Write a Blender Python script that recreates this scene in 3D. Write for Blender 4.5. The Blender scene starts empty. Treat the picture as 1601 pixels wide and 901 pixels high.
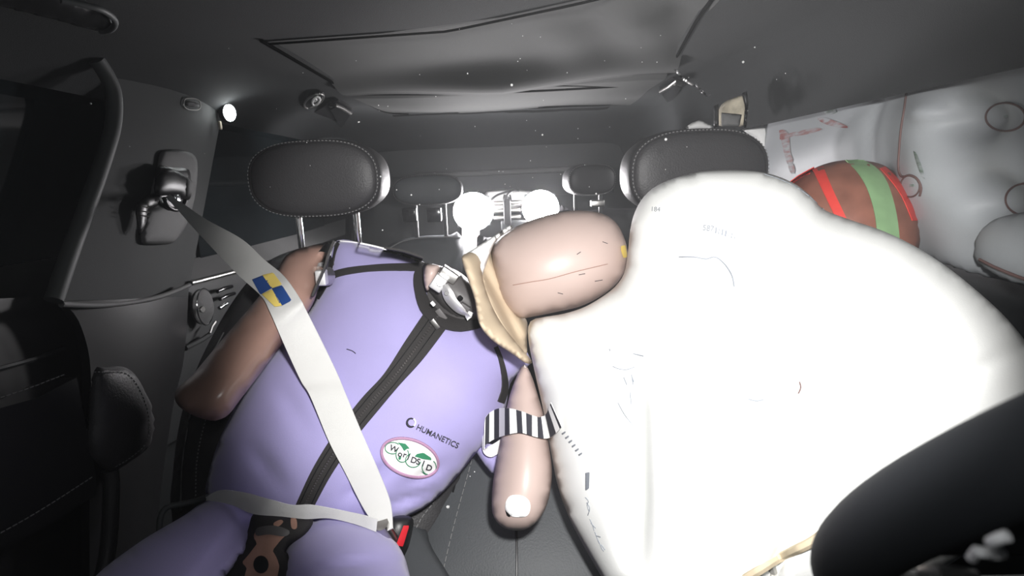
import bpy, bmesh, math, random
import numpy as np
from mathutils import Vector, Matrix, geometry
from mathutils.bvhtree import BVHTree

S = bpy.context.scene
COL = S.collection
HAZE = .02
random.seed(4)
# ------------------------------------------------------------------ camera
W, H, F = 1601, 901, 900.0
TH, RO = math.radians(10.5), math.radians(2.2)
CAM = np.array([0, 0, 1.0])
FW = np.array([0, math.cos(TH), -math.sin(TH)])
_r0 = np.array([1.0, 0, 0]); _u0 = np.array([0, math.sin(TH), math.cos(TH)])
RT = math.cos(RO) * _r0 - math.sin(RO) * _u0
UP = math.sin(RO) * _r0 + math.cos(RO) * _u0
cd = bpy.data.cameras.new('dash_camera'); cam = bpy.data.objects.new('dash_camera', cd); COL.objects.link(cam)
cd.sensor_width = 36; cd.lens = F / W * 36; cd.clip_start = 0.01; cd.clip_end = 50
cam.matrix_world = Matrix(((RT[0], UP[0], -FW[0], CAM[0]), (RT[1], UP[1], -FW[1], CAM[1]), (RT[2], UP[2], -FW[2], CAM[2]), (0, 0, 0, 1)))
cd.dof.use_dof = True; cd.dof.focus_distance = 0.95; cd.dof.aperture_fstop = 8.0
S.camera = cam
# ------------------------------------------------------------------ world, exposure, main lights
S.view_settings.view_transform = 'Standard'; S.view_settings.look = 'None'
S.view_settings.exposure = 0.0; S.view_settings.gamma = 1.0; S.view_settings.use_curve_mapping = False
wd = bpy.data.worlds.new('dark_hall'); S.world = wd; wd.use_nodes = True
wd.node_tree.nodes['Background'].inputs[0].default_value = (.5, .55, .6, 1)
wd.node_tree.nodes['Background'].inputs[1].default_value = 0.02


def light(name, kind, loc, energy, aim=None, **k):
    l = bpy.data.lights.new(name, kind); l.energy = energy
    for a, b in k.items(): setattr(l, a, b)
    o = bpy.data.objects.new(name, l); COL.objects.link(o); o.location = loc
    if aim is not None:
        o.rotation_euler = (Vector(aim) - Vector(loc)).to_track_quat('-Z', 'Y').to_euler()
    return o


light('dash_spot', 'SPOT', (.05, .04, 1.08), 54, (.14, .95, .81), spot_size=math.radians(75), spot_blend=.42, shadow_soft_size=.02, color=(1, .985, .97))
light('dash_fill', 'AREA', (-.05, -.02, 1.10), .7, (-.12, 1.0, .9), size=.12, color=(.95, .97, 1))
light('added_outside_light', 'POINT', (.95, 1.9, 1.3), 14, shadow_soft_size=.1)  # unseen lamp added to brighten the white panel outside the right window


# ------------------------------------------------------------------ photograph geometry
def ray(px, py): return FW + RT * (px - 800.5) / F - UP * (py - 450.5) / F
def P(px, py, d): return CAM + ray(px, py) * d
def PX(px, py, x): v = ray(px, py); return CAM + v * (x / v[0])
def PZ(px, py, z): v = ray(px, py); return CAM + v * ((z - CAM[2]) / v[2])
def PY(px, py, y): v = ray(px, py); return CAM + v * (y / v[1])
def dX(x): return lambda px, py: x / ray(px, py)[0]
def plane3(*ps):
    """depth as a linear function of pixel position, fitted through (px, py, d) samples"""
    A = np.array([[a, b, 1] for a, b, _ in ps]); s = np.linalg.lstsq(A, np.array([c for *_, c in ps]), rcond=None)[0]
    return lambda x, y: s[0] * x + s[1] * y + s[2]


# ------------------------------------------------------------------ materials
def mat(name, col, rough=.6, metal=0, spec=.4, bump=0, bscale=200, var=0, vscale=6, emit=0, sheen=0, wave=0, coat=0):
    m = bpy.data.materials.new(name); m.use_nodes = True; nt = m.node_tree; b = nt.nodes['Principled BSDF']
    b.inputs['Base Color'].default_value = (*col, 1); b.inputs['Roughness'].default_value = rough
    b.inputs['Metallic'].default_value = metal; b.inputs['Specular IOR Level'].default_value = spec
    b.inputs['Sheen Weight'].default_value = sheen; b.inputs['Coat Weight'].default_value = coat
    if emit:
        b.inputs['Emission Color'].default_value = (*col, 1); b.inputs['Emission Strength'].default_value = emit
    tc = nt.nodes.new('ShaderNodeTexCoord')
    if var:
        n = nt.nodes.new('ShaderNodeTexNoise'); n.inputs['Scale'].default_value = vscale; n.inputs['Detail'].default_value = 6
        nt.links.new(tc.outputs['Object'], n.inputs['Vector'])
        r = nt.nodes.new('ShaderNodeMapRange'); r.inputs[1].default_value = .3; r.inputs[2].default_value = .7
        r.inputs[3].default_value = 1 - var; r.inputs[4].default_value = 1 + var
        nt.links.new(n.outputs['Fac'], r.inputs[0])
        x = nt.nodes.new('ShaderNodeMix'); x.data_type = 'RGBA'; x.blend_type = 'MULTIPLY'; x.inputs[0].default_value = 1
        x.inputs[6].default_value = (*col, 1); nt.links.new(r.outputs[0], x.inputs[7]); nt.links.new(x.outputs[2], b.inputs['Base Color'])
    if bump:
        if wave:
            n = nt.nodes.new('ShaderNodeTexWave'); n.inputs['Scale'].default_value = wave; n.inputs['Distortion'].default_value = 1
            nt.links.new(tc.outputs['UV'], n.inputs['Vector'])
        else:
            n = nt.nodes.new('ShaderNodeTexNoise'); n.inputs['Scale'].default_value = bscale; n.inputs['Detail'].default_value = 3
            nt.links.new(tc.outputs['Object'], n.inputs['Vector'])
        bp = nt.nodes.new('ShaderNodeBump'); bp.inputs['Strength'].default_value = bump; bp.inputs['Distance'].default_value = .002
        nt.links.new(n.outputs['Fac'], bp.inputs['Height']); nt.links.new(bp.outputs['Normal'], b.inputs['Normal'])
    return m


HEADLINER = mat('headliner_cloth', (.013, .0145, .0155), .95, bump=.25, bscale=500, var=.12)
SHADE = mat('sunshade_cloth', (.020, .021, .020), .95, bump=.15, bscale=600, var=.12, sheen=.05)
PLASTIC = mat('dark_trim_plastic', (.015, .017, .018), .55, bump=.15, bscale=700)
TRIM = mat('grey_pillar_trim', (.030, .0325, .033), .8, bump=.15, bscale=600, var=.08)
PALE_TRIM = mat('pale_trim_plate', (.13, .13, .13), .7, bump=.1, bscale=500)
RUBBER = mat('seal_rubber', (.06, .065, .065), .6)
SEAM = mat('dark_seam', (.006, .006, .006), 1, spec=0)
BLACK = mat('black_plastic', (.012, .012, .013), .4)
GLOSS = mat('glossy_black', (.01, .01, .011), .12, spec=.5)
LEATHER = mat('black_leather', (.036, .035, .037), .5, spec=.4, bump=.3, bscale=350)
LEATHER2 = mat('charcoal_leather', (.07, .075, .08), .55, bump=.25, bscale=350, var=.06)
THREAD = mat('pale_thread', (.20, .20, .20), .8)
THREAD_DIM = mat('grey_thread', (.2, .2, .2), .8)
CHROME = mat('chrome', (.85, .86, .87), .12, 1)
STEEL = mat('brushed_steel', (.6, .59, .57), .32, 1)
ALU = mat('machined_aluminium', (.8, .8, .8), .5, .7)
SUIT = mat('lilac_neoprene', (.37, .335, .61), .85, bump=.2, bscale=900, sheen=.25, var=.05, vscale=9)
BIND = mat('black_binding_tape', (.028, .026, .026), .75, bump=.5, bscale=900)
SKIN = mat('brown_vinyl_flesh', (.30, .185, .15), .3, spec=.45, var=.12, vscale=14, bump=.05, bscale=60)
HEADSKIN = mat('pinkish_vinyl_head', (.48, .375, .34), .42, spec=.4, var=.05, vscale=10)
DRSKIN = mat('painted_brown_head', (.20, .085, .06), .5, var=.25, vscale=22)
BAG = mat('white_airbag_nylon', (.86, .87, .85), .8, bump=.12, bscale=500, var=.03, vscale=12)
CURTAIN = mat('silver_curtain_nylon', (.31, .325, .34), .5, spec=.3, bump=.08, bscale=300, var=.05, vscale=8)
WEB = mat('grey_white_webbing', (.78, .78, .76), .6, bump=.5, wave=26, var=.04)
CREAM = mat('cream_neck_cloth', (.52, .42, .30), .85, bump=.1, bscale=400)
WHITE = mat('white_paper', (.85, .85, .84), .6)
INK = mat('dark_ink', (.03, .03, .04), .8)
FADED = mat('faded_print_ink', (.24, .26, .29), .9)
NAVY = mat('navy_sticker', (.02, .065, .24), .5)
YELLOW = mat('yellow_sticker', (.85, .66, .17), .5)
RED = mat('red_button', (.55, .02, .03), .4)
REDTAPE = mat('red_tape', (.55, .05, .04), .45, var=.12, vscale=40)
GREENTAPE = mat('green_tape', (.19, .31, .16), .5, var=.12, vscale=30)
def smear_mat(name, col):
    m = mat(name, col, .7); nt = m.node_tree; b = nt.nodes['Principled BSDF']
    tc = nt.nodes.new('ShaderNodeTexCoord'); n = nt.nodes.new('ShaderNodeTexNoise'); n.inputs['Scale'].default_value = 70; n.inputs['Detail'].default_value = 8
    mp = nt.nodes.new('ShaderNodeMapping'); mp.inputs['Scale'].default_value = (1, .3, 1.6)
    nt.links.new(tc.outputs['Object'], mp.inputs['Vector']); nt.links.new(mp.outputs[0], n.inputs['Vector'])
    r = nt.nodes.new('ShaderNodeMapRange'); r.inputs[1].default_value = .38; r.inputs[2].default_value = .62; nt.links.new(n.outputs['Fac'], r.inputs[0])
    x = nt.nodes.new('ShaderNodeMix'); x.data_type = 'RGBA'; x.inputs[6].default_value = (.31, .325, .34, 1); x.inputs[7].default_value = (*col, 1)
    nt.links.new(r.outputs[0], x.inputs[0]); nt.links.new(x.outputs[2], b.inputs['Base Color']); return m
SMEAR = smear_mat('red_paint_smear', (.22, .06, .055))
GSMEAR = smear_mat('green_paint_smear', (.10, .14, .11))
STITCHRED = mat('reddish_stitching', (.11, .065, .06), .8)
FOAM = mat('brown_foam', (.42, .24, .18), .85, var=.18, vscale=40)
BEIGEFOAM = mat('torn_beige_foam', (.50, .45, .35), .9, var=.3, vscale=40, bump=.6, bscale=80)
GREEN = mat('green_embroidery', (.03, .20, .10), .8)
PINK = mat('mauve_patch_border', (.45, .26, .40), .8, bump=.6, bscale=900)
GREYNECK = mat('grey_neck_rubber', (.10, .095, .095), .5)
LED = mat('lit_led', (1, .97, .99), .3, emit=170)
LEDREFL = mat('glowing_led_reflection', (.95, 1, 1), .3, emit=30)  # glow of a reflected lamp, put into the material
OUTER = mat('white_backdrop_face', (.8, .8, .8), .7)
GLASS = bpy.data.materials.new('tinted_window_glass'); GLASS.use_nodes = True
_b = GLASS.node_tree.nodes['Principled BSDF']; _b.inputs['Base Color'].default_value = (.012, .016, .018, 1); _b.inputs['Roughness'].default_value = .06
_b.inputs['Specular IOR Level'].default_value = .5


# ------------------------------------------------------------------ object helpers
def link(name, me, parent=None, **props):
    o = bpy.data.objects.new(name, me); COL.objects.link(o)
    if parent is not None:
        o.parent = parent
        if parent.type == 'EMPTY': o.matrix_parent_inverse = Matrix.Translation(-parent.location)
    for k, v in props.items(): o[k] = v
    return o


def thing(name, label, cat, loc, group=None):
    o = bpy.data.objects.new(name, None); COL.objects.link(o); o.location = loc; o.empty_display_size = .05
    o['label'] = label; o['category'] = cat
    if group: o['group'] = group
    return o


class MB:
    def __init__(s): s.v = []; s.f = []; s.mi = []
    def add(s, vs, fs, mi=0):
        n = len(s.v); s.v += [tuple(map(float, q)) for q in vs]; s.f += [tuple(n + i for i in q) for q in fs]; s.mi += [mi] * len(fs); return s
    def box(s, c, size, ax=None, bev=0, mi=0):
        ax = np.eye(3) if ax is None else np.array(ax); h = np.array(size) / 2; c = np.array(c)
        b = bmesh.new(); bmesh.ops.create_cube(b, size=1)
        for v in b.verts: v.co = Vector((v.co.x * size[0], v.co.y * size[1], v.co.z * size[2]))
        if bev: bmesh.ops.bevel(b, geom=b.edges[:] + b.verts[:], offset=bev, segments=3, profile=.5, affect='EDGES')
        b.verts.index_update()
        s.add([c + ax.T @ np.array(v.co) for v in b.verts], [[v.index for v in q.verts] for q in b.faces], mi); b.free(); return s
    def tube(s, pts, r, n=10, closed=False, mi=0, flat=None):
        pts = [np.array(p, float) for p in pts]; m = len(pts); rr = r if hasattr(r, '__len__') else [r] * m
        vs = []; prev = None
        for i, p in enumerate(pts):
            a = pts[(i - 1) % m] if closed or i else p; c = pts[(i + 1) % m] if closed or i < m - 1 else p
            t = c - a; t = t / (np.linalg.norm(t) + 1e-12)
            if prev is None:
                g = np.array([0, 0, 1.]) if abs(t[2]) < .9 else np.array([1., 0, 0])
                nn = np.cross(t, g)
            else: nn = prev - t * (prev @ t)
            nn = nn / (np.linalg.norm(nn) + 1e-12); prev = nn; bb = np.cross(t, nn)
            for k in range(n):
                q = 2 * math.pi * k / n; vs.append(p + rr[i] * (math.cos(q) * nn + math.sin(q) * bb))
        fs = []
        for i in range(m if closed else m - 1):
            for k in range(n):
                j = (i + 1) % m; fs.append((i * n + k, i * n + (k + 1) % n, j * n + (k + 1) % n, j * n + k))
        if not closed: fs += [tuple(range(n - 1, -1, -1)), tuple((m - 1) * n + k for k in range(n))]
        return s.add(vs, fs, mi)
    def disc(s, c, axis, rx, ry, th, n=28, xdir=None, mi=0):
        """a solid elliptical disc of thickness th with its face towards axis"""
        a = np.array(axis, float); a /= np.linalg.norm(a); x = np.array(xdir if xdir is not None else (1, 0, 0), float); x -= a * (x @ a)
        x /= np.linalg.norm(x); y = np.cross(a, x); c = np.array(c); vs = []
        for z, k in ((-th, 1), (0, 1), (th * .3, .9)):
            for i in range(n):
                q = 2 * math.pi * i / n; vs.append(c + a * z + k * (rx * math.cos(q) * x + ry * math.sin(q) * y))
        fs = [(j * n + i, j * n + (i + 1) % n, (j + 1) * n + (i + 1) % n, (j + 1) * n + i) for j in range(2) for i in range(n)]
        fs += [tuple(range(n - 1, -1, -1)), tuple(2 * n + i for i in range(n))]
        return s.add(vs, fs, mi)
    def grid(s, G, th=0, mi=0, mif=None):
        """G: 2-D list of points; th > 0 closes it into a solid sheet"""
        G = np.array(G, float); a, b = G.shape[:2]; fs = []
        q = lambda i, j: i * b + j
        m = []
        for i in range(a - 1):
            for j in range(b - 1):
                fs.append((q(i, j), q(i, j + 1), q(i + 1, j + 1), q(i + 1, j))); m.append(mif(i, j) if mif else mi)
        V = G.reshape(-1, 3)
        if th:
            du = np.gradient(G, axis=0); dv = np.gradient(G, axis=1); N = np.cross(du, dv); N /= np.linalg.norm(N, axis=2, keepdims=True) + 1e-12
            N[np.einsum('ijk,ijk->ij', N, G - CAM) < 0] *= -1
            V = np.concatenate([V, (G + N * th).reshape(-1, 3)]); o = a * b
            fs += [tuple(o + k for k in reversed(f)) for f in fs[:]]; m = m * 2
            bd = [q(i, 0) for i in range(a)] + [q(a - 1, j) for j in range(1, b)] + [q(i, b - 1) for i in range(a - 2, -1, -1)] + [q(0, j) for j in range(b - 2, 0, -1)]
            for k in range(len(bd)):
                x, y = bd[k], bd[(k + 1) % len(bd)]; fs.append((x, y, y + o, x + o)); m.append(mi)
        n = len(s.v); s.v += [tuple(p) for p in V]; s.f += [tuple(n + i for i in f) for f in fs]; s.mi += m; return s
    def build(s, name, m, parent=None, smooth=True, weld=False, **props):
        me = bpy.data.meshes.new(name); me.from_pydata(s.v, [], s.f)
        for x in (m if isinstance(m, (list, tuple)) else [m]): me.materials.append(x)
        me.polygons.foreach_set('material_index', s.mi)
        b = bmesh.new(); b.from_mesh(me)
        if weld: bmesh.ops.remove_doubles(b, verts=b.verts, dist=1e-5)
        bmesh.ops.recalc_face_normals(b, faces=b.faces); b.to_mesh(me); b.free()
        me.polygons.foreach_set('use_smooth', [smooth] * len(me.polygons))
        if smooth:
            try: me.set_sharp_from_angle(angle=math.radians(48))
            except Exception: pass
        return link(name, me, parent, **props)


def spline(pts, n=6, closed=False):
    pts = [np.array(p, float) for p in pts]; m = len(pts); out = []
    for i in range(m if closed else m - 1):
        g = (lambda k: pts[k % m]) if closed else (lambda k: pts[min(max(k, 0), m - 1)])
        a, b, c, d = g(i - 1), g(i), g(i + 1), g(i + 2)
        for k in range(n):
            t = k / n
            out.append(.5 * ((2 * b) + (c - a) * t + (2 * a - 5 * b + 4 * c - d) * t * t + (3 * b - a - 3 * c + d) * t ** 3))
    if not closed: out.append(pts[-1])
    return out


def resample(pts, step, closed):
    pts = np.array(pts); q = np.vstack([pts, pts[:1]]) if closed else pts
    L = np.r_[0, np.cumsum(np.linalg.norm(np.diff(q, axis=0), axis=1))]; n = max(3, int(round(L[-1] / step)))
    t = np.linspace(0, L[-1], n + (0 if closed else 1), endpoint=not closed)
    return np.stack([np.interp(t, L, q[:, k]) for k in range(q.shape[1])], 1)


def inside(poly, X, Y):
    r = np.zeros(X.shape, bool); n = len(poly)
    for i in range(n):
        (x1, y1), (x2, y2) = poly[i], poly[i - 1]
        c = ((y1 > Y) != (y2 > Y)); 
        with np.errstate(divide='ignore', invalid='ignore'): r ^= c & (X < (x2 - x1) * (Y - y1) / (y2 - y1 + 1e-12) + x1)
    return r


def fill2d(outline, step, smooth=True):
    o = resample(spline(outline, 6, True) if smooth else outline, step, True)
    x0, y0 = o.min(0); x1, y1 = o.max(0)
    gx, gy = np.meshgrid(np.arange(x0, x1, step), np.arange(y0, y1, step * .87))
    gx = gx + (np.arange(gx.shape[0]) % 2)[:, None] * step * .5
    X, Y = gx.ravel(), gy.ravel(); k = inside(o, X, Y); X, Y = X[k], Y[k]
    d = np.full(X.shape, 1e9)
    for i in range(len(o)):
        a, b = o[i - 1], o[i]; ab = b - a; t = np.clip(((X - a[0]) * ab[0] + (Y - a[1]) * ab[1]) / (ab @ ab + 1e-12), 0, 1)
        d = np.minimum(d, np.hypot(X - a[0] - t * ab[0], Y - a[1] - t * ab[1]))
    k = d > step * .45; ins = np.stack([X[k], Y[k]], 1)
    allp = np.vstack([o, ins]); n = len(o)
    v, e, f, *_ = geometry.delaunay_2d_cdt([Vector(p) for p in allp], [(i, (i + 1) % n) for i in range(n)], [], 1, 1e-5)
    v = np.array([(q.x, q.y) for q in v]); f = [tuple(q) for q in f]
    cen = np.array([v[list(q)].mean(0) for q in f]); kk = inside(o, cen[:, 0], cen[:, 1]); f = [q for q, z in zip(f, kk) if z]
    bd = np.zeros(len(v), bool)
    # boundary vertices lie on edges used once
    cnt = {}
    for q in f:
        for i in range(3):
            a = tuple(sorted((q[i], q[i - 1]))); cnt[a] = cnt.get(a, 0) + 1
    for (a, b), c in cnt.items():
        if c == 1: bd[a] = bd[b] = True
    return v, f, bd, np.array(list(cnt.keys())), [k for k, c in cnt.items() if c == 1]


BV = {}


def inflate(name, outline, dfun, Tf, Tb, m, parent=None, step=10, smooth=True, fold=None, direction=None, key=None, power=.5, **props):
    """a padded solid: pixel outline carried out to its real distance, swelling Tf metres to the front and Tb to the back"""
    v, f, bd, E, rim = fill2d(outline, step, smooth); n = len(v)
    u = np.zeros(n); deg = np.bincount(E.ravel(), minlength=n).astype(float); deg[deg == 0] = 1
    for it in range(1600):
        s = np.bincount(E[:, 0], u[E[:, 1]], n) + np.bincount(E[:, 1], u[E[:, 0]], n); u = s / deg + 1; u[bd] = 0
    h = (u / max(u.max(), 1e-9)) ** power
    front, back = [], []
    for i in range(n):
        x, y = v[i]; d = dfun(x, y); ff = fold(x, y) if fold else 0
        tf = h[i] * Tf + (ff * min(1, h[i] * 3)); tb = h[i] * Tb
        if direction is None: front.append(P(x, y, d - tf)); back.append(P(x, y, d + tb))
        else: p = P(x, y, d); D = np.array(direction); front.append(p + D * tf); back.append(p - D * tb)
    used = sorted({i for q in f for i in q})
    b = MB(); idx = {i: k for k, i in enumerate(used)}
    V = [front[i] for i in used]; bi = {}
    for i in used:
        if bd[i]: bi[i] = idx[i]
        else: bi[i] = len(V); V.append(back[i])
    FS = [tuple(idx[i] for i in q) for q in f] + [tuple(bi[i] for i in reversed(q)) for q in f]
    b.add(V, FS)
    if key: BV.setdefault(key, []).append(BVHTree.FromPolygons([Vector(q) for q in V], FS))
    o = b.build(name, m, parent, **props)
    for p in o.data.polygons: p.use_smooth = True
    a = o.data.attributes.get('sharp_edge')
    if a: o.data.attributes.remove(a)
    return o


def hit(px, py, keys):
    D = Vector(ray(px, py)); best = None
    for k in keys:
        for t in BV.get(k, []):
            p, n, i, d = t.ray_cast(Vector(CAM), D.normalized())
            if p is not None:
                dd = np.dot(np.array(p) - CAM, FW)
                if best is None or dd < best: best = dd
    return best


def on(px, py, keys, off=.003, default=.85):
    d = hit(px, py, keys); return P(px, py, (d if d else default) - off)


def project_rows(A, B, keys, nw, off, depth=None):
    """rows of points between edge polylines A and B laid on the surfaces behind them"""
    R = []; last = None
    for i, (a, b) in enumerate(zip(A, B)):
        row = []
        for k in range(nw + 1):
            q = a + (b - a) * k / nw; d = hit(q[0], q[1], keys)
            row.append([q[0], q[1], d if d else np.nan])
        R.append(row)
    R = np.array(R)
    D = R[:, :, 2]
    for k in range(D.shape[1]):
        c = D[:, k]; ok = ~np.isnan(c)
        if ok.any(): D[:, k] = np.interp(np.arange(len(c)), np.where(ok)[0], c[ok])
        else: D[:, k] = .85
    return np.array([[P(q[0], q[1], q[2] - off) for q in r] for r in R])


def strip(name, A, B, keys, m, parent=None, off=.004, th=.003, nw=3, step=9, sm=True, **props):
    """a flat band lying on a surface, its two edges given along the photograph"""
    A = np.array(spline(A, 6) if sm else A, float); B = np.array(spline(B, 6) if sm else B, float)
    n = max(4, int(max(np.linalg.norm(np.diff(A, axis=0), axis=1).sum(), np.linalg.norm(np.diff(B, axis=0), axis=1).sum()) / step))
    rs = lambda q: np.stack([np.interp(np.linspace(0, 1, n), np.linspace(0, 1, len(q)), q[:, k]) for k in (0, 1)], 1)
    G = project_rows(rs(A), rs(B), keys, nw, off)
    b = MB(); b.grid(G, th)
    return b.build(name, m, parent, **props)


def band(name, C, w, keys, m, parent=None, **k):
    C = np.array(spline(C, 6), float); t = np.gradient(C, axis=0); t /= np.linalg.norm(t, axis=1, keepdims=True) + 1e-9
    nn = np.stack([-t[:, 1], t[:, 0]], 1); ww = np.interp(np.linspace(0, 1, len(C)), np.linspace(0, 1, len(w)), w)[:, None] if hasattr(w, '__len__') else w
    return strip(name, C - nn * ww / 2, C + nn * ww / 2, keys, m, parent, sm=False, **k)


def decal(name, outline, keys, m, parent=None, off=.004, step=6, th=.0015, smooth=True, **props):
    v, f, bd, E, rim = fill2d(outline, step, smooth)
    d = np.array([hit(x, y, keys) or np.nan for x, y in v]); d[np.isnan(d)] = np.nanmean(d)
    V = [P(x, y, q - off) for (x, y), q in zip(v, d)]; n = len(V); V += [P(x, y, q - off + th) for (x, y), q in zip(v, d)]
    FS = list(f) + [tuple(i + n for i in reversed(q)) for q in f] + [(a, b, b + n, a + n) for a, b in rim]
    return MB().add(V, FS).build(name, m, parent, **props)


def line_on(name, C, keys, r, m, parent=None, off=.002, dash=None, step=3, default=.85, **props):
    """a cord or stitch line laid on a surface; dash = (on, off) in samples"""
    Q = resample(np.array(spline(C, 6)), step, False); pts = [on(x, y, keys, off, default) for x, y in Q]
    b = MB()
    if dash:
        for i in range(0, len(pts) - dash[0], dash[0] + dash[1]): b.tube(pts[i:i + dash[0] + 1], r, 5)
    else: b.tube(pts, r, 6)
    return b.build(name, m, parent, **props)


def text_mesh(s, bold=0):
    c = bpy.data.curves.new('lettering', 'FONT'); c.body = s; c.size = 1; c.offset = bold; c.extrude = 0
    o = bpy.data.objects.new('lettering', c); COL.objects.link(o)
    dg = bpy.context.evaluated_depsgraph_get(); me = bpy.data.meshes.new_from_object(o.evaluated_get(dg))
    v = np.array([q.co[:2] for q in me.vertices]); f = [tuple(q.vertices) for q in me.polygons]
    COL.objects.unlink(o); bpy.data.objects.remove(o); bpy.data.curves.remove(c); bpy.data.meshes.remove(me)
    return v, f


def text_on(name, s, start, ang, hgt, keys, m, parent=None, width=None, off=.0035, bold=0, default=.85, **props):
    """lettering on a surface: baseline start pixel, angle (deg, clockwise on the photo), cap height in pixels"""
    v, f = text_mesh(s, bold); sc = hgt / .69; sx = sc if width is None else width / max(v[:, 0].max(), 1e-6)
    a = math.radians(ang); X = v[:, 0] * sx; Y = -v[:, 1] * sc
    px = start[0] + X * math.cos(a) - Y * math.sin(a); py = start[1] + X * math.sin(a) + Y * math.cos(a)
    return MB().add([on(x, y, keys, off, default) for x, y in zip(px, py)], f).build(name, m, parent, smooth=False, **props)


def tag(o, label, cat, group=None):
    o['label'] = label; o['category'] = cat
    if group: o['group'] = group
    return o


def structure(o): o['kind'] = 'structure'; return o
def pxs(s): return [tuple(map(float, q.split(','))) for q in s.split()]


# ================================================================== SETTING
# ---- floor
structure(MB().box((0, 1.4, -.03), (1.7, 3.2, .06)).build('floor', PLASTIC, smooth=False))
# ---- ceiling: headliner with the roof opening, curving down to the side rails
xs = [-.735, -.715, -.68, -.63, -.56, -.47, -.40, -.2, 0, .2, .43, .48, .515, .545, .556, .56]
zs = [1.175, 1.2, 1.222, 1.238, 1.247, 1.25, 1.25, 1.25, 1.25, 1.25, 1.25, 1.246, 1.232, 1.175, 1.13, 1.10]
ys = [.3, .5, .7, .88, 1.02, 1.2, 1.4, 1.6, 1.8, 2.0, 2.12, 2.3, 2.45, 2.6, 2.7]
def roofz(x, y):
    z = float(np.interp(x, xs, zs)); 
    return z - (max(0, y - 2.12) ** 1.6) * .22
def opening_front(x): return float(np.interp(x, [-.40, -.089, .107, .3], [1.045, 1.007, .885, .74]))
def opening_right(y): return float(np.interp(y, [.7, 1.0, 1.4, 1.7, 1.96, 2.2], [.28, .315, .385, .395, .42, .43]))
G = []
b = MB(); ncol = len(xs); K = [[None] * len(xs) for _ in ys]
for i, y in enumerate(ys):
    for j, x in enumerate(xs):
        yy = y; x0 = x
        if 0 < x < .44 and y < 2.25: x = x * opening_right(y) / .43
        if -.41 < x0 < .44 and y < 1.03: f = opening_front(x); yy = .3 + (y - .3) / .72 * (f - .3); 
        if .2 < x0 < .44 and y < 1.03: x = x0 * opening_right(yy) / .43
        K[i][j] = (x, yy, roofz(x, yy))
V = [p for r in K for p in r]; FS = []
for i in range(len(ys) - 1):
    for j in range(ncol - 1):
        hole = (1.01 < ys[i] < 2.05) and (-.41 < xs[j] < .42) and xs[j + 1] < .44
        if not hole: FS.append((i * ncol + j, i * ncol + j + 1, (i + 1) * ncol + j + 1, (i + 1) * ncol + j))
n0 = len(V); V2 = V + [(x, y, z + .012) for x, y, z in V]
FS2 = FS + [tuple(n0 + k for k in reversed(q)) for q in FS]
cnt = {}
for q in FS:
    for k in range(4): a = tuple(sorted((q[k], q[k - 1]))); cnt[a] = cnt.get(a, 0) + 1
FS2 += [(a, c, c + n0, a + n0) for (a, c), k in cnt.items() if k == 1]
ceiling = structure(MB().add(V2, FS2).build('ceiling', HEADLINER))
# roof skin above the opening
structure(MB().box((0, 1.5, 1.345), (1.5, 2.6, .03)).build('roof_panel', PLASTIC, smooth=False))


# ---- sagging roof blind inside the opening
def blind_z(s, t):
    x = s * 2 - 1
    if t < .56:
        z = 1.254 + .022 * math.sin(t / .56 * math.pi) * (1 - abs(x) ** 4) - .045 * math.exp(-((t - .47) / .07) ** 2) * (1 - .5 * abs(x))
        z += .010 * math.sin(9 * s + 14 * t) * t * (1 - t)
        if s > .55: z += .026 * math.sin((s * 30) - 9 * t) * (s - .55) * 2 * max(0, 1 - abs(t - .22) / .22)
    else:
        q = (t - .56) / .44
        z = 1.238 + .012 * q - .018 * math.sin(q * math.pi) * (1 - x * x) - .004 * math.sin(7 * s)
    return z
G = []
for i in range(61):
    t = i / 60; row = []
    for j in range(61):
        s = j / 60; x = -.412 + .75 * s; yf = opening_front(x) - .02; y = yf + (2.10 - yf) * t
        x = -.412 + (opening_right(y) + .425) * s
        row.append((x, y, blind_z(s, t)))
    G.append(row)
bl = thing('sunroof_blind', 'sagging dark grey cloth blind across the roof opening', 'sunshade', (0, 1.5, 1.24))
MB().grid(G, .004).build('cloth', SHADE, bl)
MB().tube([(x, opening_front(x) + .005, 1.247) for x in np.linspace(-.40, .3, 24)], .002, 6).build('front_edge_piping', SEAM, bl)
MB().tube(spline([(-.40, 1.62, 1.246), (-.2, 1.6, 1.236), (.05, 1.59, 1.232), (.25, 1.6, 1.236), (.385, 1.64, 1.246)], 6), .003, 6).build('cross_seam', SEAM, bl)
# torn rear edge: a ragged black gap line
rag = [(-.39, 2.085)] + [(x, 2.085 + random.uniform(-.012, .012)) for x in np.linspace(-.3, .36, 26)]
MB().grid([[(x, y - .02, 1.2385), (x, y + (.004 if x < 0 else .035), 1.2375)] for x, y in rag], .001).build('torn_rear_edge', SEAM, bl)
# opening side piping
MB().tube(spline([(-.405, 1.03, 1.249), (-.41, 1.5, 1.249), (-.415, 1.9, 1.249), (-.40, 2.05, 1.248), (-.34, 2.1, 1.247)], 5), .004, 6).build('side_piping', SEAM, bl)
MB().tube([(opening_right(y) + .004, y, 1.249) for y in np.linspace(.75, 1.65, 18)], .0035, 6).build('side_piping', SEAM, bl)

# ---- left side: outer body wall, door window, pillar
structure(MB().box((-.80, 1.5, .45), (.04, 3.0, .9)).build('wall_left', PLASTIC, smooth=False))
structure(MB().box((.70, 1.5, .45), (.04, 3.0, .84)).build('wall_right', PLASTIC, smooth=False))
# front door glass (black) and rear door glass
structure(MB().box((-.79, .75, 1.07), (.006, 1.3, .46)).build('window_1', GLASS, smooth=False))
structure(MB().box((-.775, 1.92, 1.03), (.006, .98, .40)).build('window_2', GLASS, smooth=False))


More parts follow.
